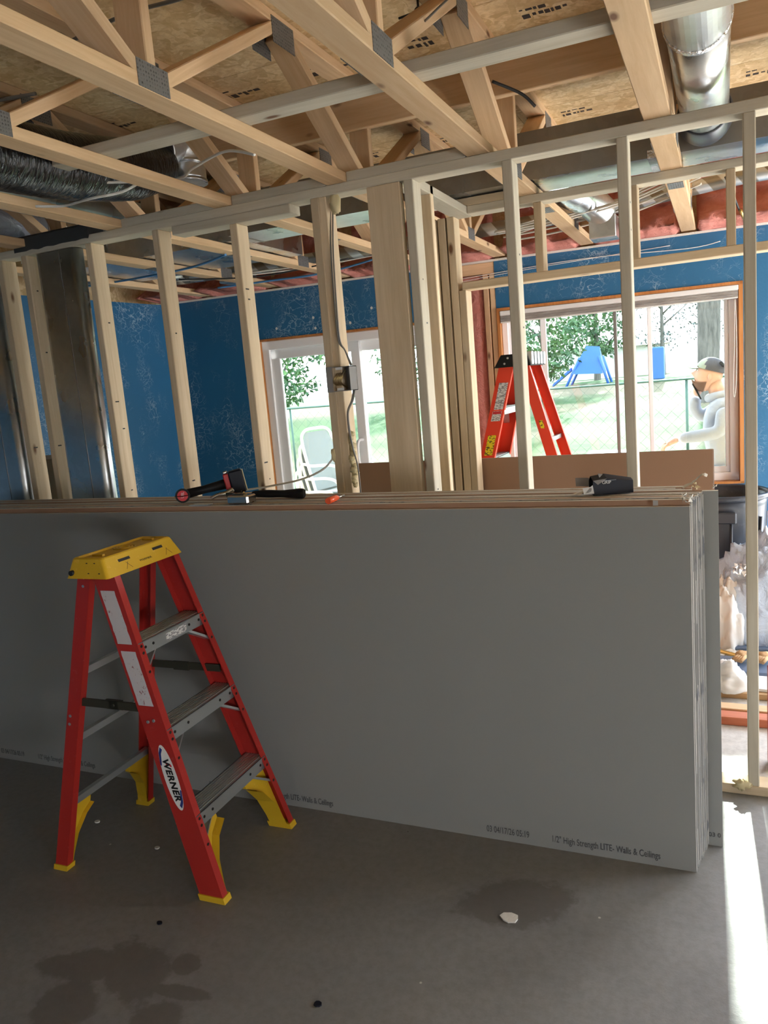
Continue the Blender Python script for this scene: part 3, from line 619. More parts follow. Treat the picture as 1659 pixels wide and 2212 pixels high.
# diagonal pipe and boot near the big window
dp = thing('branch_duct', (-.65, 4.7, 2.37), 'short galvanized branch pipe with a square boot hanging over the big window', 'duct')
p = cat([(-.95, 4.1, 2.66), (-.85, 4.35, 2.63), (-.70, 4.72, 2.58), (-.63, 4.86, 2.52)], 8)
obj('pipe', MB().tube(p, .088, 28), 'galv', dp)
obj('boot', MB().box(-.705, -.555, 4.80, 4.97, 2.375, 2.50, 0, .004), 'galv', dp)
c1 = thing('foil_conduit', (-1.5, 5.15, 2.5), 'silver and tan striped foil duct running along above the far wall', 'duct')
p = cat([(-4.1, 4.95, 2.56), (-3.2, 5.02, 2.56), (-2.4, 5.06, 2.565), (-1.4, 5.1, 2.575), (-.68, 5.1, 2.585), (-.15, 5.1, 2.62), (.4, 5.1, 2.64), (2.8, 5.1, 2.64)], 8)
obj('pipe', MB().tube(p, .042, 20), 'conduit', c1)
obj('register_boot', MB().box(-3.35, -3.15, 4.9, 5.1, 2.47, 2.53, 0, .006), 'galv', None, None, 'small shiny metal boot just above the sliding door', 'duct boot')
obj('duct_cap', MB().tube([(-3.9, 4.78, 2.58), (-3.55, 4.78, 2.58)], .06, 20), 'galv', None, None, 'short silver pipe above the blue corner', 'duct')
def cable(name, pts, r, m_, lab, group=None, k=8):
    return obj(name, MB().tube(cat(pts, k), r, 8), m_, None, None, lab, 'cable', group)
cable('wire', [(-2.15, 2.25, 2.87), (-1.7, 2.12, 2.835), (-1.37, 2.0, 2.76), (-1.1, 1.9, 2.72)], .006, 'cablegrey', 'thin grey rod crossing the first bay at the top left corner')
cable('wire', [(-2.75, 1.95, 2.60), (-2.35, 2.0, 2.66), (-2.02, 2.05, 2.66)], .006, 'cablegrey', 'thin grey wire left of the upper left truss')
cable('cable', [(-2.02, 2.55, 2.50), (-2.10, 2.5, 2.455), (-2.22, 2.45, 2.44), (-2.40, 2.5, 2.452), (-2.50, 2.45, 2.458)], .005, 'cable', 'white cable stapled under the left trusses in front of the black duct')
cable('cable', [(-1.47, 2.45, 2.46), (-1.62, 2.5, 2.51), (-1.85, 2.62, 2.52), (-2.0, 2.7, 2.52), (-2.2, 2.5, 2.505)], .005, 'cable', 'tan cable looping from the step ladder truss over the grey runner')
cable('wire', [(-.79, 2.35, 2.68), (-.62, 2.3, 2.74), (-.42, 2.25, 2.80), (-.2, 2.2, 2.86)], .0035, 'cablegrey', 'thin wire above the runner right of the middle truss')
hk = MB(); hk.tube([(-.90, 2.62, 2.92), (-.90, 2.62, 2.80)], .004, 6); hk.tube([(-.97, 2.62, 2.83), (-.83, 2.62, 2.84)], .004, 6); hk.tube([(-.94, 2.58, 2.80), (-.86, 2.66, 2.81)], .004, 6); hk.ball((-.90, 2.62, 2.835), .014, 6)
obj('ceiling_hook', hk, 'rivet', None, None, 'small dark metal hook hanging from the subfloor near the middle truss', 'hook')
cable('cable', [(-.79, 3.1, 2.74), (-.70, 3.18, 2.70), (-.66, 3.23, 2.66)], .006, 'cableblack', 'short black cable above the strongback')
grp = 'white cables bundled above the big window'
for i in range(7):
    dz = random.uniform(-.03, .04); dy = random.uniform(-.25, .2)
    cable('cable', [(-1.25, 4.95 + dy, 2.50 + dz * .4), (-.95, 4.9 + dy, 2.515 + dz), (-.6, 4.85 + dy, 2.525 + dz * .5), (-.4, 4.8 + dy, 2.56 + dz), (-.1, 4.6 + dy, 2.60 + dz)], .0055, 'cable', 'white electrical cable in the bundle above the big window', grp)
grp = 'thin cables above the sliding door'
for i in range(3):
    dz = random.uniform(-.01, .03)
    cable('cable', [(-3.6, 4.7 + .1 * i, 2.49 + dz), (-3.0, 4.85, 2.475 + dz), (-2.6, 5.0, 2.49 + dz), (-2.2, 5.1, 2.52 + dz)], .005, 'cable', 'white cable sagging above the sliding door', grp)
cable('water_pipe', [(-4.2, 4.3, 2.49), (-3.6, 4.25, 2.475), (-3.0, 4.1, 2.455), (-2.6, 3.9, 2.452)], .007, 'cableblue', 'blue water pipe crossing under the left trusses, nearer one')
cable('water_pipe', [(-3.4, 4.95, 2.45), (-3.0, 5.0, 2.452), (-2.5, 5.0, 2.45), (-1.9, 4.9, 2.50)], .007, 'cableblue', 'blue water pipe close to the far wall above the sliding door')
cable('cable', [(-3.4, 4.5, 2.47), (-2.9, 4.75, 2.45), (-2.3, 4.9, 2.50)], .005, 'cableblack', 'thin black cable drooping between the left back trusses')
cable('cable', [(.02, 4.95, 2.62), (.06, 5.1, 2.55), (.10, 5.25, 2.47), (.13, 5.3, 2.44)], .006, 'cableblack', 'black cable with a brass tip hanging over the big window')
obj('cable_tip', MB().tube([(.10, 5.22, 2.475), (.115, 5.27, 2.445), (.125, 5.30, 2.425)], .009, 8), 'brass', None, None, 'gold coloured connector at the end of the black hanging cable', 'connector')
cable('cable', [FW(2.35, 2.335, -.02), FW(2.9, 2.36, -.015), FW(3.4, 2.372, -.02), FW(4.0, 2.35, -.03), FW(4.2, 2.37, -.02)], .0025, 'cable', 'pale cable strung along the blue wall above the big window')
cable('cable', [FW(2.3, 2.31, -.01), FW(2.75, 2.34, -.01), FW(3.3, 2.365, -.012), FW(3.9, 2.385, -.01)], .0022, 'cable', 'second pale cable along the blue wall above the big window')
# ================================================================== INSULATION
bays = [-4.25, -3.84, -3.24, -2.64, -2.03, -1.475, -.88, -.245, .366, .97, 1.6]
for i in range(len(bays) - 1):
    x0 = bays[i] + (.095 if i else 0); x1 = bays[i + 1] - .006
    nx, nz = 22, 18; vs = []
    for a in range(nx + 1):
        for b_ in range(nz + 1):
            x = x0 + (x1 - x0) * a / nx; t = b_ / nz; z = 2.448 + .472 * t
            yw = FO.y + (x - FO.x) * math.tan(TH) + .05
            e = min(a, nx - a, b_, nz - b_); bul = .0 if e == 0 else 1
            lean = .30 * max(0, 1 - t * 2.6) + .05
            y = yw - bul * (lean + .11 * noise.noise(Vector((x * 6, z * 10, i))) + .05 * noise.noise(Vector((x * 17, z * 22, i)))) + .22 * max(0, t - .35)
            vs.append((x, min(y, yw + .05) if bul else yw + .02, z))
    fs = [(a * (nz + 1) + b_, (a + 1) * (nz + 1) + b_, (a + 1) * (nz + 1) + b_ + 1, a * (nz + 1) + b_ + 1) for a in range(nx) for b_ in range(nz)]
    mb = MB(); mb.add(vs, fs, 0, True)
    n0 = len(mb.v); mb.add([(x0, vs[0][1] + .06, 2.448), (x1, vs[-1][1] + .06, 2.448), (x1, vs[-1][1] + .06, 2.92), (x0, vs[0][1] + .06, 2.92)], [(0, 1, 2, 3)])
    obj('insulation_batt', mb, 'pink', None, None, 'pink fibreglass batt stuffed between truss ends ' + ('in the far left corner', 'left of the blue corner above the far wall', 'just right of the blue corner', 'above the left edge of the sliding door', 'above the middle of the sliding door', 'above the right edge of the sliding door', 'above the tall ladder and the window left edge', 'above the middle of the big window', 'above the rightmost stud', 'beyond the right border')[i], 'insulation', 'pink batts above the far wall')
# exposed stud bay between the door and the window
def fwl(name, s, o, z0, z1, ws, wo, lab, m_='truss', cat_='stud'):
    return lumber(name, FW(s, z0, o), FW(s, z1, o), FD, ws, wo, m_, label=lab, cat_=cat_)
fwl('exposed_stud', 2.715, .055, .038, 2.36, .038, .105, 'bare outer wall stud touching the left side of the big window')
fwl('exposed_stud', 2.668, .055, .038, 2.36, .038, .105, 'bare outer wall stud second left of the big window')
fwl('exposed_stud', 2.335, .055, .038, 2.36, .038, .105, 'bare outer wall stud just right of the sliding door')
lumber('exposed_top_plate', FW(2.285, 2.398, .055), FW(2.734, 2.398, .055), (0, 0, 1), .076, .105, 'truss', label='bare double top plate over the exposed pink insulation', cat_='lumber')
mb = MB(); nx, nz = 12, 60; vs = []
for a in range(nx + 1):
    for b_ in range(nz + 1):
        s = 2.357 + .29 * a / nx; z = .02 + 2.335 * b_ / nz; e = min(a, nx - a, 2) / 2
        q = FW(s, z, .045 - .035 * e + .015 * noise.noise(Vector((s * 14, z * 5, 0)))); vs.append(q)
mb.add(vs, [(a * (nz + 1) + b_, (a + 1) * (nz + 1) + b_, (a + 1) * (nz + 1) + b_ + 1, a * (nz + 1) + b_ + 1) for a in range(nx) for b_ in range(nz)], 0, True)
fwbox(mb, 2.357, 2.647, .02, 2.355, .06, .105)
obj('wall_insulation', mb, 'pink', None, None, 'tall pink fibreglass batt in the open bay left of the big window', 'insulation')
mb = MB(); vs = []
for a in range(9):
    for b_ in range(50):
        s = 2.34 + .35 * a / 8; z = .02 + 2.33 * b_ / 49; vs.append(FW(s, z, -.003 - .006 * abs(noise.noise(Vector((s * 25, z * 13, 5))))))
mb.add(vs, [(a * 50 + b_, (a + 1) * 50 + b_, (a + 1) * 50 + b_ + 1, a * 50 + b_ + 1) for a in range(8) for b_ in range(49)], 0, True)
obj('vapor_film', mb, 'vapor', None, None, 'clear crinkled vapour film stapled over the pink insulation left of the window', 'plastic film')
# ================================================================== WINDOW
wn_ = thing('window_1', FW(3.53, .80), 'big sliding window with a stained wood surround in the blue wall', 'window'); wn_['kind'] = 'structure'
mb = MB()
for q in ((2.737, 2.757, .80, 2.11), (4.305, 4.330, .80, 2.11), (2.737, 4.330, 2.092, 2.112), (2.737, 4.330, .80, .815)): fwbox(mb, *q, -.012, .10)
obj('wood_trim', mb, 'trimwood', wn_, label='stained wood surround')
mb = MB()
for q in ((2.757, 2.80, .815, 2.092), (4.25, 4.305, .815, 2.092), (2.757, 4.305, 2.04, 2.092), (2.757, 4.305, .815, .87)): fwbox(mb, *q, .055, .15, 0, .004)
obj('window_frame', mb, 'white', wn_)
mb = MB()
for q in ((2.80, 2.83, .87, 2.04, .075, .10), (3.026, 3.065, .87, 2.04, .075, .11), (2.80, 3.065, .87, .90, .075, .10)): fwbox(mb, *q, 0, .003)
obj('sash', mb, 'white', wn_)
mb = MB()
for q in ((3.522, 3.545, .87, 2.04, .085, .13), (3.065, 3.545, .87, .895, .085, .12)): fwbox(mb, *q, 0, .003)
obj('sash', mb, 'cablegrey', wn_, label='grey middle sash rail')
mb = MB()
for q in ((3.743, 3.772, .87, 2.04, .075, .12), (4.224, 4.25, .87, 2.04, .075, .11), (3.745, 4.25, .87, .91, .075, .11)): fwbox(mb, *q, 0, .003)
obj('sash', mb, 'white', wn_)
for (a, b_) in ((2.83, 3.026), (3.065, 3.522), (3.545, 3.743), (3.772, 4.224)):
    mb = MB(); fwbox(mb, a, b_, .89, 2.05, .098, .100); obj('pane', mb, 'glass', wn_)
bl = thing('window_shade', FW(3.53, 2.01, -.03), 'raised grey cloth shade with a white headrail at the top of the big window', 'window shade')
mb = MB(); fwbox(mb, 2.76, 4.303, 2.058, 2.090, -.02, .045, 0, .004); obj('headrail', mb, 'whitepaint', bl)
mb = MB()
for k in range(5): fwbox(mb, 2.762, 4.301, 2.016 + k * .0085, 2.0235 + k * .0085, -.016 - .003 * (k % 2), .042, 0, .002)
obj('shade_cloth', mb, 'shade', bl)
mb = MB(); fwbox(mb, 2.762, 4.301, 2.007, 2.0155, -.018, .043, 0, .003); obj('bottom_rail', mb, 'whitepaint', bl)
mb = MB().tube(cat([FW(4.285, 2.0, -.012), FW(4.29, 1.7, -.012), FW(4.284, 1.45, -.012), FW(4.272, 1.375, -.012), FW(4.268, 1.45, -.012), FW(4.276, 1.7, -.012), FW(4.28, 2.0, -.012)], 8), .0022, 6); obj('pull_cord', mb, 'cable', bl)
# ================================================================== SLIDING DOOR
dr = thing('door_1', FW(1.55, 0), 'white sliding patio door in the blue wall', 'door'); dr['kind'] = 'structure'
mb = MB()
for q in ((.823, .838, 0, 2.078), (2.268, 2.287, 0, 2.078), (.823, 2.287, 2.062, 2.078)): fwbox(mb, *q, -.008, .10)
obj('wood_trim', mb, 'trimwood', dr, label='stained wood surround')
mb = MB()
for q in ((.838, .90, 0, 2.062), (2.225, 2.268, 0, 2.062), (.838, 2.268, 1.995, 2.062), (.838, 2.268, 0, .04)): fwbox(mb, *q, .03, .17, 0, .004)
obj('door_frame', mb, 'white', dr)
def leaf(s0, s1, st, o0, o1):
    mb = MB(); zt = 1.995
    for q in ((s0, s0 + st, .04, zt), (s1 - .072, s1, .04, zt), (s0, s1, zt - .075, zt), (s0, s1, .04, .15)): fwbox(mb, *q, o0, o1, 0, .004)
    l = obj('door_leaf', mb, 'white', dr)
    mb = MB(); fwbox(mb, s0 + st, s1 - .072, .15, zt - .075, (o0 + o1) / 2 - .002, (o0 + o1) / 2 + .002); obj('pane', mb, 'glass', l)
    return l
l1 = leaf(.90, 1.655, .076, .05, .085)
PL_ = leaf(1.60, 2.225, .05, .10, .135)
mb = MB().tube(cat([FW(1.62, 1.24, .05), FW(1.60, 1.23, .0), FW(1.595, 1.12, -.015), FW(1.605, 1.02, 0), FW(1.62, 1.0, .05)], 8), .012, 10); obj('handle', mb, 'white', l1)
# ================================================================== GYPSUM BOARD STACK
LX = -3.75
def lean(x): return .030 + .045 * max(0.0, (-x) / 3.3)
def sheet(yb, x0, x1, zt, front='board', back='kraft', lab='', group=None, th=.0122, text_=False, edge='edge'):
    mb = MB(); xs_ = [x0 + (x1 - x0) * i / 12 for i in range(13)]
    yr = lambda x: yb + .008 * (-x) / 3.2
    def P(x, dy, z): return (x, yr(x) + dy + lean(x) * z / 1.22, z)
    e = .0016
    vs = []
    for x in xs_: vs += [P(x, 0, .0), P(x, 0, zt - e), P(x, e, zt), P(x, th - e, zt), P(x, th, zt - e), P(x, th, .0)]
    n = 6
    for i in range(12):
        for j in range(6):
            a, b_ = i * n + j, i * n + (j + 1) % n
            mb.v or None
    o = 0; mb.v = [Vector(q) for q in vs]
    for i in range(12):
        for j in range(6):
            mb.f.append([i * n + j, i * n + (j + 1) % n, (i + 1) * n + (j + 1) % n, (i + 1) * n + j]); mb.m.append(0 if j == 0 else (1 if j == 4 else (2 if j in (1, 2, 3) else 3))); mb.sm.append(False)
    mb.f.append([0, 1, 2, 3, 4, 5]); mb.m.append(3); mb.sm.append(False); mb.f.append([12 * n + j for j in range(6)][::-1]); mb.m.append(3); mb.sm.append(False)
    return obj('drywall_sheet', mb, [front, back, edge, 'gyp'], None, ((x0 + x1) / 2, yb, 0), lab, 'drywall sheet', group)
M['edge'] = mat('paper_wrapped_board_edge', rough=.75, build=lambda g, b: g.link(g.ramp(g.noise(g.co((.5, 1, 1), True), 3, 4), (.35, (.42, .33, .27)), (.65, (.62, .60, .56))), b.inputs['Base Color']))
GR = 'drywall sheets inside the long stack'
yy = 2.458
fs_ = sheet(yy, LX, -.099, 1.203, lab='front grey sheet of the long drywall stack, printed along its bottom edge')
for (cx, w, body) in ((-.727, .155, '03 04/17/26 05:19'), (-.402, .355, '1/2" High Strength LITE- Walls & Ceilings'), (-1.62, .355, '1/2" High Strength LITE- Walls & Ceilings'), (-1.945, .155, '03 04/17/26 05:19'), (-2.85, .355, '1/2" High Strength LITE- Walls & Ceilings'), (-3.185, .155, '03 04/17/26 05:19')):
    T = frame((cx, yy + .008 * (-cx) / 3.2 - .0012 + lean(cx) * .036, .037), (1, -.0029, 0), (0, .03, 1))
    t_ = text('printed_text', body, .034, T, 'ink', fs_, ext=.0003)
    ww = max(v.co.x for v in t_.data.vertices) - min(v.co.x for v in t_.data.vertices); k = w / ww; mx = sum(v.co.x for v in t_.data.vertices) / len(t_.data.vertices)
    for v in t_.data.vertices: v.co.x = mx + (v.co.x - mx) * k
yy += .0135
random.seed(3)
nrear = 22
for i in range(1, nrear):
    zt = 1.2235 + random.uniform(-.0015, .0015) + (.0 if i % 2 else .001)
    x1 = -.099 if i < 13 else -.105 + random.uniform(-.05, .005)
    if 1 <= i <= 12: x1 = -.099 + .031 * (i - 1) / 11 + .002 * ((i // 2) % 2)
    lab = 'drywall sheet packed inside the long stack'
    grp = GR
    if i == 13: x1 = -.021; lab = 'drywall sheet that sticks out past the right end of the long stack'; grp = None
    if i == nrear - 1: lab = 'rearmost drywall sheet of the long stack, nearest the studs'; grp = None
    fr_ = 'kraft' if i % 2 == 1 else 'board'; bk = 'board' if fr_ == 'kraft' else 'kraft'
    if 2 <= i <= 13: fr_ = 'board'
    o = sheet(yy, LX + random.uniform(-.01, .01), x1, zt, fr_, bk, lab, grp, edge=('edge', 'gyp', 'tape', 'gyp', 'edge', 'kraft', 'gyp')[i % 7])
    if i % 2 == 1 and i < 13:      # end tape of a pair
        e = MB().box(x1, x1 + .0046, yy + .001, yy + .0245, .02, 1.215); vv = []
        for p_ in e.v: p_.y += lean(x1) * p_.z / 1.22
        et = obj('end_tape', e, 'tape', o, label='printed paper end tape')
        dm = MB(); z_ = random.uniform(.05, .3)
        while z_ < 1.1:
            h_ = random.uniform(.08, .26); w_ = yy + random.choice((.004, .018)); q0 = len(dm.v); dm.box(x1 + .0046, x1 + .0052, w_, w_ + .004, z_, z_ + h_); z_ += h_ + random.uniform(.1, .35)
        for p_ in dm.v: p_.y += lean(x1) * p_.z / 1.22
        obj('tape_line', dm, 'ink', et)
    yy += .0128 if i != 12 else .0135
    if i == 13: text('printed_text', '03 0', .022, frame((-.046, yy - .0135 + .0003, .040), (1, -.003, 0), (0, .03, 1)), 'ink', o, ext=.0003)
# torn corners
def crumple(name, c, s, m_, lab, n=9, cat_='paper scrap'):
    mb = MB()
    for k in range(n):
        q = Vector(c) + Vector([random.uniform(-s, s) for _ in range(3)]) * .7; r = s * random.uniform(.25, .5)
        d = [Vector([random.uniform(-1, 1) for _ in range(3)]).normalized() * r for _ in range(4)]
        mb.add([q + d[0], q + d[1], q + d[2], q + d[3]], [(0, 1, 2), (0, 2, 3), (0, 1, 3), (1, 2, 3)])
    return obj(name, mb, m_, None, None, lab, cat_)
crumple('torn_paper', (-.105, 2.49, 1.228), .022, 'gyp', 'broken white gypsum crumbs on the front right corner of the drywall stack', 14)
def torn(pts, w, m_, lab):
    mb = MB(); vs = []
    for i, p in enumerate(cat(pts, 5)):
        e = w * (.7 + .5 * noise.noise(Vector((i * .9, w * 50, 2)))); vs += [p + Vector((0, -e, -e * .2)), p + Vector((.002, e, e * .5))]
    k = len(vs) // 2; mb.add(vs, [(2 * i, 2 * i + 1, 2 * i + 3, 2 * i + 2) for i in range(k - 1)]); mb.add([v + Vector((.0012, 0, .001)) for v in vs], [(2 * i, 2 * i + 1, 2 * i + 3, 2 * i + 2) for i in range(k - 1)])
    return obj('torn_paper', mb, m_, None, None, lab, 'paper scrap')
torn([(-.13, 2.72, 1.225), (-.10, 2.72, 1.24), (-.085, 2.71, 1.255), (-.07, 2.71, 1.268), (-.055, 2.715, 1.262)], .012, 'gyp', 'torn white paper strip curling up at the back right corner of the drywall stack')
crumple('torn_paper', (-.085, 2.68, 1.236), .018, 'foam', 'torn yellowish paper standing up at the back right corner of the drywall stack', 10)
crumple('torn_paper', (-.03, 2.66, 1.235), .014, 'gyp', 'torn white corner of the sheet that sticks out', 8)
obj('tape_strip', MB().box(-.205, -.190, 2.486, 2.4885, 1.2065, 1.2225), 'tape', None, None, 'short strip of end tape on the brown edge near the right end of the stack', 'tape')
# brown board pile behind the second wall
for i in range(3):
    mb = MB(); y = 3.915 + i * .0135; x1 = -.05 + (0.0 if i < 2 else .003)
    mb.box(-1.945, x1, y, y + .0125, 0, 1.222 - .002 * i, 0)
    for k, f in enumerate(mb.f):
        n = (mb.v[f[1]] - mb.v[f[0]]).cross(mb.v[f[2]] - mb.v[f[1]]); 
        if abs(n.x) > abs(n.y) and abs(n.x) > abs(n.z): mb.m[k] = 1
        elif abs(n.z) > abs(n.y): mb.m[k] = 1
    obj('drywall_sheet', mb, ['kraft', 'board'], None, None, ['brown backed drywall sheet, nearest of those standing behind the second wall', 'middle drywall sheet of those behind the second wall', 'farthest drywall sheet of those behind the second wall'][i], 'drywall sheet')
# ================================================================== LADDERS
def ladder(name, lab, cx, yc, sgn, hb, ht, H, uf, ur, cap, col, nst, sp, wf, wr, capm, cathed, bright=False):
    # sgn: +1 steps face +x ; uf=(base,top) front rail u ; ur=(base,top) rear rail u ; hb,ht half widths
    t = thing(name, (cx, yc, 0), lab, 'step ladder')
    zt = H - cap[2]
    def P(u, v, z): return Vector((cx + sgn * u, yc + v, z))
    def U(q, z): return q[0] + (q[1] - q[0]) * z / zt
    def HW(z): return hb + (ht - hb) * z / zt
    def rail(q, w, sv, d=.028, th=.004, z0=.018, nm='rail'):
        sec = [(-w / 2, 0), (w / 2, 0), (w / 2, -d), (w / 2 - th, -d), (w / 2 - th, -th), (-w / 2 + th, -th), (-w / 2 + th, -d), (-w / 2, -d)]
        vs = [P(U(q, z) + a, sv * (HW(z) + b), z) for z in (z0, zt - .001) for (a, b) in sec]
        mb = MB(); mb.add(vs, [(i, (i + 1) % 8, 8 + (i + 1) % 8, 8 + i) for i in range(8)] + [tuple(range(8)), tuple(range(8, 16))])
        return obj(nm, mb, col, t)
    rails = {}
    for sv in (-1, 1):
        rails[('f', sv)] = rail(uf, wf, sv); rails[('r', sv)] = rail(ur, wr, sv, nm='rear_rail')
    # steps
    for k in range(nst):
        z = sp * (k + 1); uc = U(uf, z); hw = HW(z) - .004; mb = MB(); f = wf / 2 + .001; bk = -wf / 2 + .004
        def bx(u0, u1, z0, z1, mi=0):
            vs = [P(uc + u, v, zz) for zz in (z0, z1) for v in (-hw, hw) for u in (u0, u1)]
            mb.add(vs, [(0, 2, 3, 1), (4, 5, 7, 6), (0, 1, 5, 4), (2, 6, 7, 3), (0, 4, 6, 2), (1, 3, 7, 5)], mi)
        bx(bk, f, z - .003, z); bx(f - .003, f, z - .047, z); bx(bk, bk + .003, z - .04, z)
        for g_ in range(7): u = bk + .006 + g_ * (wf - .016) / 7; bx(u, u + .004, z, z + .002)
        s_ = obj('step', mb, 'alu', t)
        mb = MB()
        for v in (-hw * .82, -hw * .45 if k % 2 else -hw * .6, hw * .5, hw * .82):
            mb.tube([P(uc + f, v, z - .022), P(uc + f + .002, v, z - .022)], .005, 10)
        obj('rivet', mb, 'rivet', s_)
        for sv in (-1, 1):
            mb = MB(); a = P(uc + .02, sv * (hw - .10), z - .045); b_ = P(U(uf, z - .10) + .02, sv * (HW(z - .1) - .006), z - .11)
            w = Vector((sgn * .018, 0, 0)); n_ = Vector((0, 0, .010)); mb.add([a - w, a + w, b_ + w, b_ - w, a - w + n_, a + w + n_, b_ + w + n_, b_ - w + n_], [(0, 1, 2, 3), (4, 5, 6, 7), (0, 1, 5, 4), (2, 3, 7, 6), (1, 2, 6, 5), (0, 3, 7, 4)]); obj('step_brace', mb, 'alu', s_)
    # rear horizontals
    for z in [sp * .86 * (k + 1) for k in range(nst)]:
        mb = MB(); hw = HW(z) - .002; u = U(ur, z)
        vs = [P(u + a, v, zz) for zz in (z - .012, z + .012) for v in (-hw, hw) for a in (-.010, .010)]
        mb.add(vs, [(0, 2, 3, 1), (4, 5, 7, 6), (0, 1, 5, 4), (2, 6, 7, 3), (0, 4, 6, 2), (1, 3, 7, 5)]); obj('rear_bar', mb, 'alu', t)
    # spreaders
    for sv in (-1, 1):
        z = H * .555; hw = HW(z) - .012; mb = MB(); ua, ub = U(ur, z) - .01, U(uf, z) + .02; um = (ua + ub) / 2
        for (a, b_, h) in ((ua, um + .02, .014), (um - .02, ub, .014), (um - .035, um + .035, .017)):
            off = .004 if h > .015 else 0
            vs = [P(u, sv * (hw - off) + v, z + zz) for zz in (-h, h) for v in (-.004, .004) for u in (a, b_)]
            mb.add(vs, [(0, 2, 3, 1), (4, 5, 7, 6), (0, 1, 5, 4), (2, 6, 7, 3), (0, 4, 6, 2), (1, 3, 7, 5)])
        mb.tube([P(um, sv * hw - .008, z), P(um, sv * hw + .008, z)], .006, 8)
        obj('spreader_bar', mb, 'olive', t)
    # feet and gussets
    for (q, w, kk) in ((uf, wf, 'f'), (ur, wr, 'r')):
        for sv in (-1, 1):
            mb = MB(); u0 = q[0]; d = .036
            vs = [P(U(q, z) + a, sv * (HW(z) + b), z) for z in (0, .02) for (a, b) in ((-w / 2 - .004, .004), (w / 2 + .004, .004), (w / 2 + .004, -d), (-w / 2 - .004, -d))]
            mb.add(vs, [(0, 1, 2, 3), (4, 5, 6, 7), (0, 1, 5, 4), (1, 2, 6, 5), (2, 3, 7, 6), (3, 0, 4, 7)]); ft = obj('foot', mb, capm[1], t)
            mb = MB(); zz = sp - .045 if kk == 'f' else sp * .86 - .012; reach = .135 if kk == 'f' else .12
            pr = [(0.006, .02), (.034, .02), (.036, .05), (.05, .12), (.085, .18), (reach, zz - .03), (reach, zz), (.006, zz)]
            vs = []
            for off in (-.3, .1):
                for (v, z) in pr: vs.append(P(U(q, z) + w * off, sv * (HW(z) - v), z))
            n = len(pr); mb.add(vs, [tuple(range(n)), tuple(range(n, 2 * n))] + [(i, (i + 1) % n, n + (i + 1) % n, n + i) for i in range(n)])
            vs = []                               # flange along the curved lower edge
            for (v, z) in pr[1:6]:
                for off in (-.42, .42): vs.append(P(U(q, z) + w * off, sv * (HW(z) - v - .002), z - .002))
            mb.add(vs, [(2 * i, 2 * i + 1, 2 * i + 3, 2 * i + 2) for i in range(4)])
            obj('foot_brace', mb, capm[1], t)
    return t, P, U, HW, rails, zt
hbw = .243; yc1 = 2.097
cx1 = -1.90
L1 = ladder('step_ladder', 'short red step ladder with a yellow top standing in front of the drywall stack', cx1, yc1, 1, hbw, .172, 1.155, (.322, -.012), (-.340, -.0925), (0, 0, .058), 'redfg', 3, .288, .092, .055, ('yellow', 'yellow'), None)
t, P, U, HW, rails, zt = L1
# yellow cap: tapered tray with recessed round well
mb = MB(); zb, zt_ = 1.090, 1.155
def ring(x0, x1, y0, y1, z, b, n=5):
    r = []
    for (cx, cy, a0) in ((x1 - b, y1 - b, 0), (x0 + b, y1 - b, 90), (x0 + b, y0 + b, 180), (x1 - b, y0 + b, 270)):
        for k in range(n): a = math.radians(a0 + 90 * k / (n - 1)); r.append((cx + b * math.cos(a), cy + b * math.sin(a), z))
    return r
rings = [ring(-2.040, -1.860, 1.890, 2.292, zb, .012), ring(-2.038, -1.862, 1.892, 2.290, zb + .004, .012), ring(-2.026, -1.892, 1.912, 2.274, zt_ - .004, .012), ring(-2.022, -1.897, 1.917, 2.269, zt_, .012), ring(-2.014, -1.905, 1.925, 2.261, zt_, .012), ring(-2.010, -1.909, 1.929, 2.257, zt_ - .006, .012)]
n = len(rings[0]); vs = [p for r in rings for p in r]
fs = [(i * n + j, i * n + (j + 1) % n, (i + 1) * n + (j + 1) % n, (i + 1) * n + j) for i in range(len(rings) - 1) for j in range(n)] + [tuple(5 * n + j for j in range(n))]
mb.add(vs, fs)
for k in range(3): mb.lathe([(.040 - k * .010, .0), (.040 - k * .010, .004), (.035 - k * .010, .004), (.035 - k * .010, .0)], (-1.962, 2.10, zt_ - .0062), 28)
for y in (1.965, 2.225): mb.box(-1.985, -1.94, y, y + .012, zt_ - .006, zt_ + .001)
cap_ = obj('cap', mb, 'yellow', t)
mb = MB()
def cf(y, z, off=.0006): # point on the sloped front face of the cap
    k = (z - (zb + .004)) / (zt_ - zb - .008); return Vector((-1.862 + (-1.892 + 1.862) * k + off, y, z))
for (y0, y1) in ((1.972, 2.03), (2.15, 2.205)):
    vs = [cf(y0, 1.128), cf(y1, 1.128), cf(y1, 1.137), cf(y0, 1.137)]; mb.add(vs, [(0, 1, 2, 3)])
for (x, z) in ((-1.958, 1.136), (-1.925, 1.136), (-1.945, 1.104), (-1.900, 1.104)):
    k = (z - zb) / (zt_ - zb); y = 1.892 + (1.915 - 1.892) * k; mb.tube([(x, y - .001, z), (x, y + .004, z)], .0048, 12)
mb.tube([(-2.015, 1.888, 1.108), (-2.015, 1.905, 1.108)], .009, 14)
obj('slot', mb, 'inkblack', cap_)
mb = MB()
for (y, z, d) in ((1.99, 1.10, .02), (2.02, 1.10, -.02), (2.20, 1.10, .02), (2.235, 1.10, -.02)):
    a, b_ = cf(y, z), cf(y + d, z + .022); mb.add([a, a + Vector((0, .002, 0)), b_ + Vector((0, .002, 0)), b_], [(0, 1, 2, 3)])
T = frame(cf(2.095, 1.112, .001), (0, 1, 0), Vector((-.06, 0, .057)))
text('cap_marking', 'WERNER', .016, T, 'olive', cap_, label='worn embossed lettering', ext=.0002, shear=.2)
obj('embossing', mb, 'olive', cap_)
t.rotation_euler = (0, 0, math.radians(1.2))
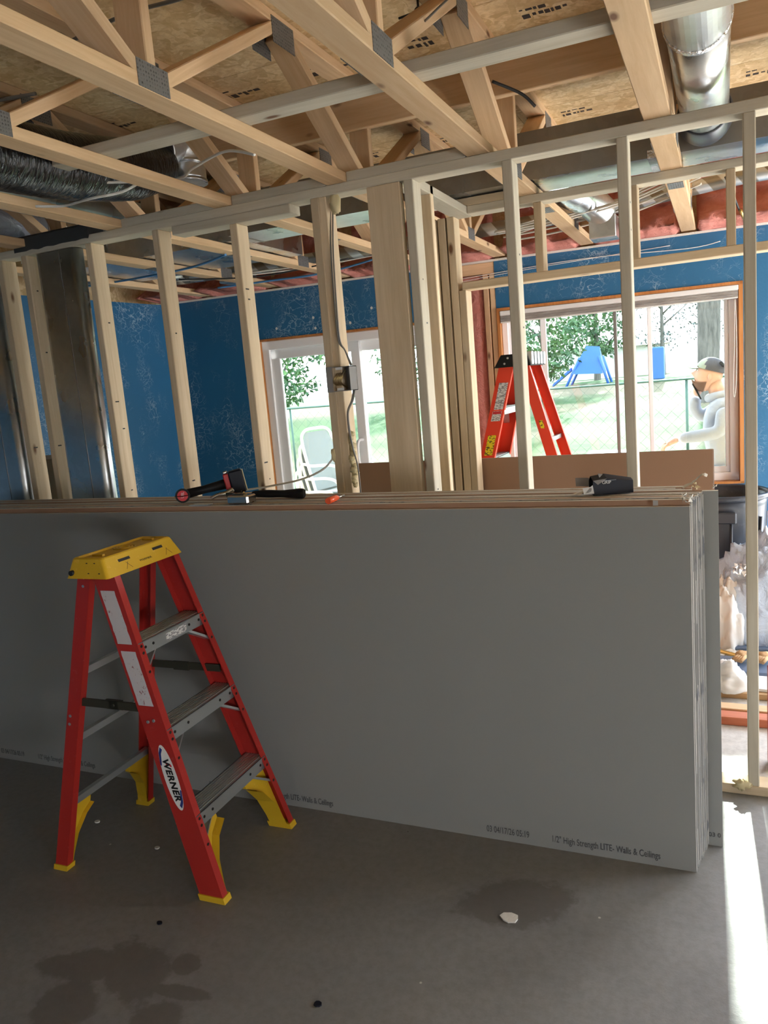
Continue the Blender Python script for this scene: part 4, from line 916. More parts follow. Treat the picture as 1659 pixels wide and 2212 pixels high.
# stickers on the near front rail (outer face towards the camera)
def railpt(u, z, off=.0008): return Vector((cx1 + U((.322, -.012), z) + u, yc1 - HW(z) - off, z))
for (z0, z1, u0, u1, m_) in ((.862, 1.042, -.034, .026, 'stick'), (.655, .838, -.034, .028, 'stick')):
    mb = MB(); k = 12; vs = []
    for i in range(k + 1):
        z = z0 + (z1 - z0) * i / k; e = .003 * noise.noise(Vector((z * 60, 0, 0))); vs += [railpt(u0 + e, z), railpt(u1 + e, z)]
    mb.add(vs, [(2 * i, 2 * i + 1, 2 * i + 3, 2 * i + 2) for i in range(k)]); obj('sticker', mb, m_, rails[('f', -1)], label='worn white safety sticker')
zc = .415; vs = []; n = 28
ax = (railpt(0, 1.0, .001) - railpt(0, 0.0, .001)).normalized(); side_ = Vector((1, 0, 0)); side_ = (side_ - ax * side_.dot(ax)).normalized()
def lp(a, b_, off=.001): return railpt(0, zc, off) + ax * a + side_ * b_
mb = MB(); mb.add([lp(.115 * math.cos(2 * math.pi * i / n), .027 * math.sin(2 * math.pi * i / n)) for i in range(n)], [tuple(range(n))]); lg = obj('logo_sticker', mb, 'whitepaint', rails[('f', -1)], label='oval white brand sticker')
mb = MB()
for sgn_ in (1, -1):
    pts = [(.108, .004), (.09, .016), (.05, .0245), (.045, .020), (.085, .008), (.098, -.002)]
    mb.add([lp(sgn_ * a, -sgn_ * b_ if sgn_ > 0 else -sgn_ * b_, .0014) for a, b_ in pts], [tuple(range(6))])
obj('logo_swoosh', mb, 'navy', lg)
T = frame(lp(-.006, 0, .0018), -ax, side_); text('logo_text', 'WERNER', .034, T, 'inkblack', lg, ext=.0003, shear=.25, spacing=1.12, bold=.0013)
mb = MB(); mb.add([lp(a, b_, .0016) for a, b_ in ((.052, -.002), (.046, .016), (.036, .020), (.034, .014), (.041, .010), (.044, -.002))], [tuple(range(6))]); obj('logo_accent', mb, 'redink', lg)
# rivets of the rail, paint spots
mb = MB()
for (u, z) in ((-.018, .600), (.008, .606)): mb.tube([railpt(u, z, -.002), railpt(u, z, .003)], .0055, 10)
obj('rivet', mb, 'alu', rails[('f', -1)])
for sv in (-1, 1):
    mb = MB()
    for k in range(3):
        for dz in (.0, .022, .085):
            z = .288 * (k + 1) - .012 - dz; p0 = Vector((cx1 + U((.322, -.012), z) + .0465, yc1 + sv * (HW(z) - .015), z)); mb.tube([p0, p0 + Vector((.0012, 0, 0))], .0052, 10)
    obj('rivet', mb, 'rivet', rails[('f', sv)])
mb = MB()
for (u, z) in ((0, .56), (0, .59)):
    q = Vector((cx1 + U((-.340, -.0925), z) + u - .012, yc1 - HW(z), z)); mb.tube([q, q + Vector((0, -.002, 0))], .0055, 10)
for z in (1.085, 1.055):
    q = Vector((cx1 + U((-.340, -.0925), z), yc1 - HW(z), z)); mb.tube([q, q + Vector((0, -.002, 0))], .005, 10)
obj('rivet', mb, 'alu', rails[('r', -1)])
st1 = [c for c in t.children if c.name.startswith('step') and not c.name.startswith('step_')]
z = .864; uc = cx1 + U((.322, -.012), z) + .0475; mb = MB().add([(uc, yc1 - .04, z - .038), (uc, yc1 + .075, z - .038), (uc, yc1 + .075, z - .012), (uc, yc1 - .04, z - .012)], [(0, 1, 2, 3)])
obj('sticker', mb, 'label', st1[2] if len(st1) > 2 else t, label='peeled white sticker on the top step')
# tall ladder behind
cx2, yc2 = -1.07, 4.56
L2 = ladder('step_ladder', 'tall orange red step ladder with a black top in front of the big window', cx2, yc2, -1, .28, .165, 1.755, (.50, .062), (-.50, .035 - .07), (0, 0, .06), 'redbright', 5, .292, .085, .062, ('black', 'black'), None)
t, P, U, HW, rails, zt = L2
mb = MB(); vs = []
for (u0, u1, v, z) in ((-.085, .125, .195, 1.685), (-.060, .085, .185, 1.755)):
    vs += [P(u0, -v, z), P(u1, -v, z), P(u1, v, z), P(u0, v, z)]
mb.add(vs, [(0, 1, 2, 3), (4, 5, 6, 7), (0, 1, 5, 4), (1, 2, 6, 5), (2, 3, 7, 6), (3, 0, 4, 7)])
c2 = obj('cap', mb, 'black', t)
mb = MB()
for k in range(5): u = -.085 - .001; a = P(-.07 + .0, -.17 + k * .08, 1.762); obj('tray_rib', MB().box(a.x - .02, a.x + .02, a.y, a.y + .04, 1.69, 1.763, 0, .003), 'alu', c2)

mb = MB()
for (u, z) in ((.045, 1.735), (.065, 1.705)): q = P(u, -.19, z); mb.tube([q, q + Vector((0, -.004, 0))], .006, 10)
obj('rivet', mb, 'alu', c2)
def rp2(u, z, off=.001, q=(.50, .062)): return Vector((cx2 - (U(q, z) + u), yc2 - HW(z) - off, z))
for (z0, z1, u0, u1, m_, lab) in ((1.45, 1.60, -.033, .020, 'label', 'white printed label'), (1.385, 1.442, -.030, .024, 'label', 'white warning label with a red strip'), (1.19, 1.305, -.026, .022, 'ylabel', 'yellow warning label')):
    mb = MB(); mb.add([rp2(u0, z0), rp2(u1, z0), rp2(u1, z1), rp2(u0, z1)], [(0, 1, 2, 3)]); obj('sticker', mb, m_, rails[('f', -1)], label=lab)
mb = MB(); mb.add([rp2(-.028, 1.425, .0014), rp2(.022, 1.425, .0014), rp2(.022, 1.44, .0014), rp2(-.028, 1.44, .0014)], [(0, 1, 2, 3)]); obj('sticker', mb, 'redink', rails[('f', -1)], label='red danger strip')
q_ = (-.50, -.035); mb = MB(); mb.add([rp2(-.01, 1.33, .001, q_), rp2(.012, 1.33, .001, q_), rp2(.012, 1.375, .001, q_), rp2(-.01, 1.375, .001, q_)], [(0, 1, 2, 3)]); obj('sticker', mb, 'ylabel', rails[('r', -1)], label='small yellow sticker')
# ================================================================== JUNCTION BOX AND ITS CABLES
jb = thing('junction_box', (-1.49, 3.0, 1.635), 'grey electrical box with loose wires fixed to the side of a front wall stud', 'electrical box')
mb = MB()
x0, x1, y0, y1, z0, z1 = -1.54, -1.436, 2.975, 3.045, 1.632, 1.735
mb.box(x0, x0 + .003, y0, y1, z0, z1); mb.box(x1 - .003, x1, y0, y1, z0, z1); mb.box(x0, x1, y0, y1, z0, z0 + .003); mb.box(x0, x1, y0, y1, z1 - .003, z1); mb.box(x0, x1, y1 - .003, y1, z0, z1)
obj('box_body', mb, 'box', jb)
obj('mounting_flange', MB().box(x0 - .006, x0 + .022, y0 - .003, y0, z0 - .002, z1 + .002), 'box', jb)
mb = MB()
for k in range(6): xx = -1.515 + .007 * k; mb.tube(cat([(xx, 3.03, 1.72), (xx + .008, 2.99, 1.70), (xx - .004, 2.985, 1.67), (xx + .006, 3.02, 1.648)], 6), .0016, 6)
obj('loose_wire', mb, 'brass', jb)
obj('screw_tab', MB().box(-1.50, -1.47, 2.973, 2.978, 1.722, 1.732).box(-1.50, -1.47, 2.973, 2.978, 1.636, 1.646), 'whitepaint', jb)
for i in range(2):
    cable('cable', [(-1.492 + .012 * i, 3.05, 2.40), (-1.484 + .01 * i, 3.00, 2.2), (-1.482 + .008 * i, 2.985, 1.95), (-1.48 + .006 * i, 2.99, 1.84), (-1.46, 3.0, 1.80), (-1.445 + .006 * i, 3.01, 1.736)], .0035, 'cablegrey', 'grey cable coming down the stud into the junction box', 'cables above the junction box')
    cable('cable', [(-1.442 + .007 * i, 3.01, 1.632), (-1.450 + .006 * i, 3.0, 1.59), (-1.470 + .004 * i, 2.99, 1.54), (-1.468 + .004 * i, 2.985, 1.46), (-1.455, 2.985, 1.38), (-1.448, 3.0, 1.30), (-1.446, 3.0, 1.15)], .0035, 'cablegrey', 'grey cable running down the stud from the junction box', 'cables below the junction box')
cable('cable', [(-1.562, 3.0, 1.35), (-1.62, 3.0, 1.30), (-1.72, 2.98, 1.262), (-1.85, 2.94, 1.242), (-1.98, 2.88, 1.232), (-2.05, 2.80, 1.228)], .0045, 'cable', 'pale cable looping from the junction box stud down to the stack')
# ================================================================== TOOLS ON THE STACK
ZS = 1.2265
dz0 = thing('impact_driver', (-2.1, 2.63, ZS), 'black and red cordless driver lying on the left of the drywall stack', 'power tool')
def PT(px): return px
A = Vector((-2.075, 2.60, ZS + .034)); B = Vector((-1.925, 2.70, ZS + .062))
d = (B - A).normalized(); s_ = Vector((d.y, -d.x, 0)).normalized()
mb = MB(); mb.tube([A - s_ * -.026, A + s_ * .026 * 1], .034, 24); mb.tube([A + s_ * .026, A + s_ * .030], .030, 24)
obj('motor_head', mb, 'black', dz0)
obj('end_cap', MB().tube([A + s_ * .031, A + s_ * .034], .022, 20), 'redink', dz0, label='dark red round end cap')
text('cap_lettering', 'FUEL', .016, frame(A + s_ * .0345, Vector((.2, 0, 1)), -Vector((d.x, d.y, 0))), 'whitepaint', dz0)
mb = MB(); mb.tube([A + d * .02, A.lerp(B, .5), B], [.020, .017, .022], 16); obj('grip', mb, 'black', dz0)
mb = MB(); X = d; Zv = s_.cross(d).normalized(); Zv = Zv if Zv.z > 0 else -Zv
def ob(mb, c, dx, dy, dz, mi=0, b=.004):
    T = Matrix.Identity(4)
    for i in range(3): T[i][0] = X[i]; T[i][1] = s_[i]; T[i][2] = Zv[i]; T[i][3] = c[i]
    return mb.box(-dx, dx, -dy, dy, -dz, dz, mi, b, T)
obj('battery_seat', ob(MB(), B + d * .008, .012, .026, .042), 'redplastic', dz0)
obj('battery', ob(MB(), B + d * .048, .030, .032, .048, 0, .006), 'battery', dz0)
obj('battery_end', ob(MB(), B + d * .079, .002, .028, .044), 'foam', dz0, label='pale end face of the battery')
obj('belt_clip', ob(MB(), B + d * .008 + Zv * .047, .010, .008, .006), 'chrome', dz0)
hm = thing('hammer', (-1.75, 2.66, ZS), 'hammer with a black rubber grip and bent steel claw on the drywall stack', 'hammer')
obj('handle', MB().tube(cat([(-1.77, 2.66, ZS + .022), (-1.68, 2.66, ZS + .021), (-1.60, 2.655, ZS + .020), (-1.535, 2.65, ZS + .021), (-1.525, 2.65, ZS + .021)], 5), [.011, .013, .0145, .0155, .016, .016, .0155, .015, .015, .0155, .017, .018, .019, .0205, .021, .0205, .019, .018, .017, .016, .012], 18), 'black', hm)
obj('head', MB().tube(cat([(-1.885, 2.69, ZS + .040), (-1.91, 2.67, ZS + .026), (-1.94, 2.655, ZS + .022), (-1.965, 2.64, ZS + .010)], 6), [.012] * 5 + [.010] * 6 + [.008] * 8, 12).tube([(-1.90, 2.66, ZS + .022), (-1.77, 2.66, ZS + .022)], .008, 12), 'chrome', hm)
mb = MB(); mb.box(-1.815, -1.715, 2.535, 2.60, ZS, ZS + .034, 0, .006); mbx = obj('mud_pan', mb, 'chrome', None, None, 'small shiny brass coloured metal case on the drywall stack between driver and hammer', 'metal case')
crumple('metal_scrap', (-1.755, 2.575, ZS + .040), .012, 'brass', 'loose scrap of metal on the shiny case', 8, 'metal scrap')
obj('knife_blade', MB().box(-1.99, -1.90, 2.52, 2.56, ZS, ZS + .002), 'alu', None, None, 'flat steel square lying in front of the driver battery', 'tool')
sc = thing('screwdriver', (-1.345, 2.56, ZS), 'small orange handled screwdriver lying across the drywall stack', 'screwdriver')
obj('handle', MB().tube([(-1.342, 2.50, ZS + .012), (-1.343, 2.53, ZS + .012), (-1.345, 2.575, ZS + .012), (-1.346, 2.59, ZS + .011)], [.0125, .0135, .012, .008], 6), 'orangeclear', sc)
obj('shaft', MB().tube([(-1.346, 2.59, ZS + .011), (-1.349, 2.65, ZS + .010)], .0035, 8), 'chrome', sc)
bg_ = thing('glove_box', (-.35, 2.62, ZS), 'crushed open black box on the right of the drywall stack', 'box')
mb = MB(); Tm = Matrix.Translation(Vector((-.365, 2.62, ZS + .002))) @ Matrix.Rotation(.35, 4, 'Z')
sec0 = [(-.03, 0), (.035, 0), (.04, .040), (.012, .058), (-.03, .048)]; sec1 = [(-.028, 0), (.03, 0), (.035, .036), (.0, .046), (-.028, .040)]
vs = [Tm @ Vector((x, y, z)) for (x, sec) in ((-.045, sec0), (.0, [(a, b_ * 1.1) for a, b_ in sec0]), (.085, sec1)) for (y, z) in sec]
mb.add(vs, [(i * 5 + j, i * 5 + (j + 1) % 5, (i + 1) * 5 + (j + 1) % 5, (i + 1) * 5 + j) for i in range(2) for j in range(5)] + [(10, 11, 12, 13, 14)]); obj('carton', mb, 'battery', bg_)
def quad(pts): return MB().add([Tm @ Vector(p) for p in pts], [tuple(range(len(pts)))])
def thick(pts, n=(0, 0, .001)):
    a = [Tm @ Vector(p) for p in pts]; k = len(a); b_ = [p + Vector(n) for p in a]
    return MB().add(a + b_, [tuple(range(k)), tuple(range(k, 2 * k))] + [(i, (i + 1) % k, k + (i + 1) % k, k + i) for i in range(k)])
obj('flap', thick([(-.045, .04, .02), (-.045, .035, .050), (-.088, .045, .052), (-.086, .05, .022)], (0, .001, 0)), 'box', bg_, label='grey inner flap')
obj('flap', thick([(-.045, -.03, .048), (.0, -.032, .052), (-.03, -.035, .034)], (0, .001, 0)), 'box', bg_, label='grey folded flap')
obj('flap', thick([(-.075, -.028, .004), (-.043, -.034, .006), (-.047, -.034, .034), (-.054, -.031, .028), (-.078, -.026, .026)], (0, .001, 0)), 'whitepaint', bg_, label='white printed flap')
obj('flap_picture', thick([(-.070, -.030, .008), (-.060, -.032, .010), (-.052, -.0335, .014), (-.050, -.0335, .024), (-.056, -.0325, .025), (-.062, -.031, .016)], (0, -.0008, 0)), 'box', bg_)
obj('carton_top', thick([(-.02, -.0335, .0445), (.03, -.031, .0455), (.034, .005, .054), (-.02, .01, .0645)], (0, 0, .001)), 'greyfilm', bg_, label='shiny silver top panel')  # lighter grey panel laid over the dark top of the carton
text('carton_lettering', 'GRIP', .014, Tm @ frame((-.002, -.0345, .040), (1, 0, 0), (0, .2, 1)), 'whitepaint', bg_)
obj('paper_scrap', MB().add([(-.47, 2.60, ZS + .004), (-.44, 2.585, ZS + .001), (-.435, 2.62, ZS + .010), (-.45, 2.64, ZS + .003)], [(0, 1, 2), (0, 2, 3), (0, 1, 3), (1, 2, 3)]), 'gyp', None, None, 'white torn paper scrap left of the crushed black box', 'paper scrap')
# ================================================================== BACK ROOM FLOOR CLUTTER
bn = thing('trash_can', (-.02, 5.22, 0), 'big charcoal plastic trash can under the right end of the big window', 'trash can')
obj('can_body', MB().lathe([(.0, .01), (.20, .0), (.215, .05), (.255, .74), (.262, .80), (.248, .80), (.236, .70), (.20, .06), (.0, .05)], (-.02, 5.22, 0), 48), 'trash', bn)
obj('rim', MB().lathe([(.262, .785), (.278, .79), (.280, .812), (.268, .822), (.256, .812), (.255, .79)], (-.02, 5.22, 0), 48), 'trash', bn)
mb = MB()
for k in range(8):
    a = math.pi * 2 * k / 8 + .2; c, s = math.cos(a), math.sin(a)
    mb.tube([(-.02 + .222 * c, 5.22 + .222 * s, .08), (-.02 + .259 * c, 5.22 + .259 * s, .68)], .008, 6)
obj('rib', mb, 'trash', bn)
obj('handle', MB().box(-.06, .06, 4.935, 4.965, .66, .73, 0, .008), 'trash', bn)
def heap(name, c, r, h, m_, lab, cat_, seed=0, n=30, sp=3.2, amp=.28, al=None):
    vs = []; k = 0
    for i in range(n + 1):
        for j in range(2 * n):
            a = math.pi * .5 * i / n; b_ = math.pi * j / n
            d = Vector((math.sin(a) * math.cos(b_), math.sin(a) * math.sin(b_), math.cos(a)))
            q = 1 + amp * noise.noise(d * sp + Vector((seed, seed * 2, 0))) + amp * .45 * abs(noise.noise(d * sp * 3 + Vector((seed, 0, 5)))) + amp * .15 * noise.noise(d * 14)
            vs.append((c[0] + d.x * r[0] * q, c[1] + d.y * r[1] * q, max(c[2] + .001, c[2] + d.z * h * q)))
    fs = [(i * 2 * n + j, (i + 1) * 2 * n + j, (i + 1) * 2 * n + (j + 1) % (2 * n), i * 2 * n + (j + 1) % (2 * n)) for i in range(n) for j in range(2 * n)]
    return obj(name, MB().add(vs, fs, 0, True), m_, None, (c[0], c[1], c[2]), lab, cat_)
heap('plastic_sheeting', (.22, 4.86, 0), (.34, .22), .56, 'sheet', 'large crumpled clear plastic sheeting piled in front of the trash can', 'plastic sheeting', 3)
heap('plastic_bag', (.0, 4.72, 0), (.13, .12), .34, 'whitepaint', 'white plastic bag at the left foot of the clear sheeting', 'plastic bag', 9)
crumple('crumpled_paper', (.07, 4.62, .47), .045, 'whitepaint', 'crumpled white paper caught high on the clear plastic sheeting', 16)
db = MB(); random.seed(11)
for i in range(60):
    x, y = random.uniform(-.1, .45), random.uniform(4.35, 4.6); r = random.uniform(.008, .03); a = random.uniform(0, 3); z = .001
    q = [Vector((x + r * math.cos(a + b_), y + r * math.sin(a + b_) * .7, z + random.uniform(0, .014))) for b_ in (0, 1.6, 3.1, 4.6)]
    db.add(q + [p + Vector((0, 0, .006)) for p in q], [(0, 1, 2, 3), (4, 5, 6, 7), (0, 1, 5, 4), (1, 2, 6, 5), (2, 3, 7, 6), (3, 0, 4, 7)])
obj('rubble', db, 'gyp', None, None, 'scattered drywall crumbs and wood chips on the floor in front of the clear sheeting', 'rubble', None, 'stuff')
obj('floor_mat', MB().box(-.25, .42, 4.60, 4.86, 0.0, .02, 0, .006), 'bluecase', None, None, 'slate blue flat plastic mat farthest back on the floor, just before the sheeting', 'mat')
cs = thing('tool_case', (.08, 4.27, 0), 'dark blue flat plastic case lying on the floor behind the rightmost stud', 'case')
obj('case_body', MB().box(-.3, .42, 4.12, 4.36, 0, .055, 0, .012), 'bluecase', cs)
obj('case_edge', MB().box(-.3, .42, 4.115, 4.125, .01, .035, 0, .004), 'trash', cs)
cable('hose', [(-.3, 4.50, .045), (-.1, 4.49, .04), (.02, 4.45, .03), (.08, 4.42, .03)], .012, 'brass', 'thin copper brown hose lying over the slate blue panel')
for (x, lab) in ((.072, 'tan work glove left of the rightmost stud'), (.175, 'tan work glove right of the rightmost stud')):
    mb = MB(); mb.ball((x, 4.30, .085), .035, 8, 0, .4, (1, 1, .6))
    for k in range(4): mb.tube([(x + .01 * k - .015, 4.28, .085), (x - .045 + .012 * k, 4.25 - .01 * k, .075)], [.012, .009], 8)
    obj('work_glove', mb, 'cardboard', None, None, lab + ', on the blue case', 'glove')
crumple('wrapping_paper', (.02, 4.0, .05), .05, 'whitepaint', 'torn strip of white wrapping at the edge of the white package', 14)
pk = heap('white_package', (-.02, 3.97, .03), (.12, .085), .12, 'whitepaint', 'puffy white wrapped package on the floor beside the end of the drywall stack', 'package', 21, 24, 2.2, .35)
obj('floor_board', MB().box(-.2, .42, 3.88 + .03, 4.07, 0, .03, 0, .002), 'cardboard', None, None, 'tan scrap board under the white package', 'board')
obj('drywall_offcut', MB().add([(.06, 3.95, .032), (.42, 3.92, .032), (.42, 4.10, .032), (.10, 4.12, .032), (.06, 3.95, .045), (.42, 3.92, .045), (.42, 4.10, .045), (.10, 4.12, .045)], [(0, 1, 2, 3), (4, 5, 6, 7), (0, 1, 5, 4), (1, 2, 6, 5), (2, 3, 7, 6), (3, 0, 4, 7)]), 'whitepaint', None, None, 'bluish white drywall offcut right of the rightmost stud', 'offcut')
lumber('loose_lumber', (-.4, 3.74, .019), (.6, 3.72, .019), (0, 1, 0), .07, .038, 'truss', label='brown loose board on the floor just behind the red one', cat_='lumber')
lumber('loose_lumber', (-.4, 3.635, .019), (.6, 3.64, .019), (0, 1, 0), .075, .038, 'redlum', label='red stained loose board lying across the opening near the rightmost stud', cat_='lumber')
obj('red_bucket_edge', MB().box(.145, .18, 3.2, 3.3, 0, .42, 0, .01), 'redplastic', None, None, 'narrow red plastic edge at the right border of the picture behind the wall', 'container')
bx_ = thing('cardboard_box', (-4.2, 3.8, 0), 'tan cardboard carton behind the studs at the far left', 'box')
obj('carton', MB().box(-4.3, -3.75, 3.62, 4.0, 0, 1.36, 0, .004), 'cardboard', bx_)
text('carton_lettering', 'Co', .13, frame((-4.03, 3.6185, 1.25), (0, 0, 1), (-1, 0, 0)), 'navy', bx_)
ob_ = thing('wall_outlet', (-4.34, 3.97, 1.7), 'empty black outlet box cut into the blue left wall', 'outlet')
obj('outlet_box', MB().box(-4.333, -4.322, 3.95, 4.03, 1.70, 1.80), 'black', ob_)
obj('torn_edge', MB().box(-4.333, -4.325, 3.945, 4.035, 1.80, 1.808).box(-4.333, -4.325, 3.945, 4.035, 1.692, 1.70), 'gyp', ob_)
# patches on the blue wall
for i, (s, z) in enumerate(((1.33, 2.12), (1.32, 2.20), (1.62, 2.13), (1.80, 2.22), (1.0, 2.15))):
    mb = MB(); q = FW(s, z, -.0012); n = 10; mb.add([q + FD * (.010 * math.cos(k * .628) * (1 + .3 * noise.noise(Vector((k, i, 0))))) + Vector((0, 0, .011 * math.sin(k * .628))) for k in range(n)], [tuple(range(n))]); mb.prism([(0, 0)] * 0, lambda a, b_: (a, b_, 0), (0, 0, 0)) if False else None
    obj('wall_patch', mb, 'gyp', None, None, 'white filler patch on the blue wall above the sliding door, ' + ('lower of the pair', 'upper of the pair', 'just over the trim', 'nearest the post', 'farthest left')[i], 'patch', 'filler patches above the sliding door')
# crumbs on the front floor
for (x, y, r, m_, lab) in ((-.62, 2.07, .028, 'gyp', 'flat pale plaster chip on the concrete in front of the drywall stack'), (-2.34, 2.14, .012, 'gyp', 'small white plaster crumb on the concrete left of the step ladder'), (-1.19, 1.385, .013, 'gyp', 'bright plaster crumb on the concrete near the bottom edge'), (-1.03, 1.585, .012, 'battery', 'dark navy scrap on the concrete right of the step ladder'), (-1.97, 2.06, .010, 'gyp', 'tiny white plaster crumb on the concrete under the step ladder'), (-1.08, 1.19, .007, 'gyp', 'tiny bright crumb at the very bottom of the concrete floor'), (-1.68, 1.72, .010, 'battery', 'dark scrap on the concrete left of the near ladder foot')):
    mb = MB(); n = 8; pts = [(x + r * (1 + .35 * noise.noise(Vector((k * 1.7, x * 9, 0)))) * math.cos(k * .785), y + .8 * r * math.sin(k * .785)) for k in range(n)]
    mb.prism(pts, lambda a, b_: (a, b_, 0), (0, 0, .004)); obj('floor_crumb', mb, m_, None, None, lab, 'crumb')
# ================================================================== OUTSIDE
mb = MB(); nx = 60
vs = [(-40 + 80 * i / nx, 6.0 + 54 * (j / nx) ** 1.5, -.12 + min(1.3, max(0.0, (54 * (j / nx) ** 1.5 - 4) * .078)) + (.03 * noise.noise(Vector((i * .6, j * .6, 0))) if j > 6 else 0)) for i in range(nx + 1) for j in range(nx + 1)]
mb.add(vs, [(i * (nx + 1) + j, (i + 1) * (nx + 1) + j, (i + 1) * (nx + 1) + j + 1, i * (nx + 1) + j + 1) for i in range(nx) for j in range(nx)], 0, True)
gr_ = obj('lawn', mb, 'grass', None, (0, 6, -.12), kind='structure')
pt = MB(); pt.prism([(-6, 5.33), (4, 6.1), (4, 7.9), (-6, 7.9)], lambda x, y: (x, y, -.115), (0, 0, .03)); struct('floor_patio', pt, 'patio')
def tree(name, c, h, r, m_, lab, trunk_r=.14, crown0=.35, nleaf=1800, ls=.12, trunk=True, seed=0, sq=1.0, cat_='tree', lean_=0):
    rnd = random.Random(seed); t = thing(name, c, lab, cat_)
    if trunk:
        k = 10; mb = MB(); mb.tube(cat([(c[0], c[1], c[2] - .1), (c[0] + lean_ * .3, c[1], c[2] + h * .3), (c[0] + lean_, c[1], c[2] + h * .75)], 6), [trunk_r * (1.15 - .8 * i / 12) for i in range(13)], 14)
        for q in range(5):
            a = rnd.uniform(0, 6.28); z = c[2] + h * rnd.uniform(crown0, .7)
            mb.tube([(c[0] + lean_ * .6, c[1], z), (c[0] + r * .6 * math.cos(a), c[1] + r * .6 * math.sin(a), z + h * .18)], [trunk_r * .35, trunk_r * .1], 8)
        obj('trunk', mb, 'bark', t)
    mb = MB()
    for i in range(nleaf):
        a = rnd.uniform(0, 6.28); u = rnd.uniform(0, 1) ** .45; zz = rnd.uniform(-1, 1); rr = math.sqrt(max(0, 1 - zz * zz)) * u
        q = Vector((c[0] + lean_ + r * rr * math.cos(a), c[1] + r * rr * math.sin(a), c[2] + h * (crown0 + 1) / 2 + h * (1 - crown0) / 2 * zz * (.6 + .4 * u) * sq))
        if noise.noise(q * (1.2 / max(r * .4, .3))) < -.12: continue
        d1 = Vector([rnd.uniform(-1, 1) for _ in range(3)]).normalized() * ls; d2 = Vector([rnd.uniform(-1, 1) for _ in range(3)]).normalized() * ls * .6
        mb.add([q, q + d1 * .5 + d2 * .5, q + d1, q + d1 * .5 - d2 * .5], [(0, 1, 2, 3)])
    obj('foliage', mb, m_, t)
    return t
tree('leafy_tree', (-4.6, 22, .9), 4.4, 1.35, 'leaf', 'round green leafy tree behind the left half of the big window', .10, .10, 5200, .17, seed=1)
tree('leafy_tree', (-4.3, 30, 1.1), 5.0, 1.5, 'leaf', 'green leafy tree behind the middle of the big window', .12, .15, 5000, .19, seed=2)
tree('leafy_tree', (-12.6, 21, .9), 5.2, 2.0, 'leaf', 'big bushy green tree behind the sliding door', .16, .06, 7000, .18, seed=3)
tree('leafy_tree', (-9.1, 23, 1.0), 4.4, 1.3, 'leaf', 'pale loose tree behind the right panel of the sliding door', .12, .10, 3200, .15, seed=4)
tree('sparse_tree', (-2.0, 30, 1.1), 4.2, 1.6, 'leafpale', 'sparse grey green sapling far behind the thick trunk', .10, .2, 1300, .12, seed=5)
tree('sparse_tree', (-.5, 33, 1.1), 4.6, 1.3, 'leafpale', 'thin far sapling right behind the thick trunk', .08, .25, 900, .12, seed=6)
bt = thing('big_tree', (-.33, 20, .8), 'thick grey barked tree trunk behind the person', 'tree')
obj('trunk', MB().tube(cat([(-.33, 20, .6), (-.33, 20, 1.4), (-.30, 20, 2.6), (-.30, 20, 4.6)], 6), [.36, .31, .28, .26, .25, .245, .24, .24, .24, .245, .25, .25, .25, .255, .26, .27, .28, .29, .30], 22), 'bark', bt)
obj('limb', MB().tube(cat([(-.45, 20, 4.4), (-1.4, 20.2, 6.0), (-2.8, 20.4, 8.5)], 6), [.2 - .012 * i for i in range(13)], 12), 'bark', bt)
obj('limb', MB().tube(cat([(-.15, 20, 4.4), (.9, 20.2, 5.8), (2.4, 20.1, 8.4)], 6), [.2 - .012 * i for i in range(13)], 12), 'bark', bt)
# chain link fence
fe = thing('chain_link_fence', (-3, 11, 0), 'thin dark chain link fence with a top rail crossing the lawn', 'fence')
obj('top_rail', MB().tube([(-14, 11, 1.40), (-6, 11, 1.40), (2, 11, 1.40), (6, 11, 1.42)], .014, 8), 'fence', fe)
for x in range(-13, 5, 3): obj('fence_post', MB().tube([(x + .55, 11.03, -.1), (x + .55, 11.03, 1.42)], .018, 8), 'fence', fe)
mb = MB(); stp = .16
for k in range(-2, 130):
    for sgn_ in (1, -1):
        xa = -14 + k * stp; za, zb_ = -.05, 1.38; xb = xa + sgn_ * 1.43
        if xb < -14 or xb > 5 or xa > 5: continue
        w = .0018; mb.add([(xa - w, 11, za), (xa + w, 11, za), (xb + w, 11, zb_), (xb - w, 11, zb_)], [(0, 1, 2, 3)])
obj('wire_mesh', mb, 'fence', fe)
# play set and shed
ps = thing('play_set', (-4.1, 26, .2), 'blue tarpaulin covered play set far behind the lawn', 'play set')
obj('tarp', MB().add([(-4.5, 25.5, 1.5), (-3.5, 25.5, 1.45), (-3.5, 26.4, 1.5), (-4.5, 26.4, 1.5), (-4.0, 25.8, 2.35), (-3.6, 25.8, 2.3)], [(0, 1, 5, 4), (1, 2, 5), (2, 3, 4, 5), (3, 0, 4), (0, 1, 2, 3)]), 'playblue', ps)
for (x, y) in ((-4.7, 25.5), (-3.3, 25.5), (-4.7, 26.4), (-3.3, 26.4)): obj('leg', MB().tube([(x, y, 1.0), (x + (.5 if x < -4 else -.3), y + .1, 2.0)], .04, 8), 'playblue', ps)
obj('slide', MB().add([(-4.5, 25.6, 1.6), (-4.5, 25.9, 1.6), (-5.1, 25.9, 1.15), (-5.1, 25.6, 1.15), (-4.5, 25.6, 1.7), (-4.5, 25.9, 1.7), (-5.1, 25.9, 1.22), (-5.1, 25.6, 1.22)], [(0, 1, 2, 3), (4, 5, 6, 7), (0, 1, 5, 4), (1, 2, 6, 5), (2, 3, 7, 6), (3, 0, 4, 7)]), 'playblue', ps)
bn2 = thing('blue_bin', (-1.8, 25, 1.1), 'small blue bin far away near the middle stud', 'bin')
obj('bin_body', MB().box(-1.95, -1.62, 24.8, 25.2, 1.15, 2.1, 0, .03), 'playblue', bn2)
wl_ = thing('garden_shed', (-7, 34, 0), 'long pale shed far beyond the lawn', 'shed')
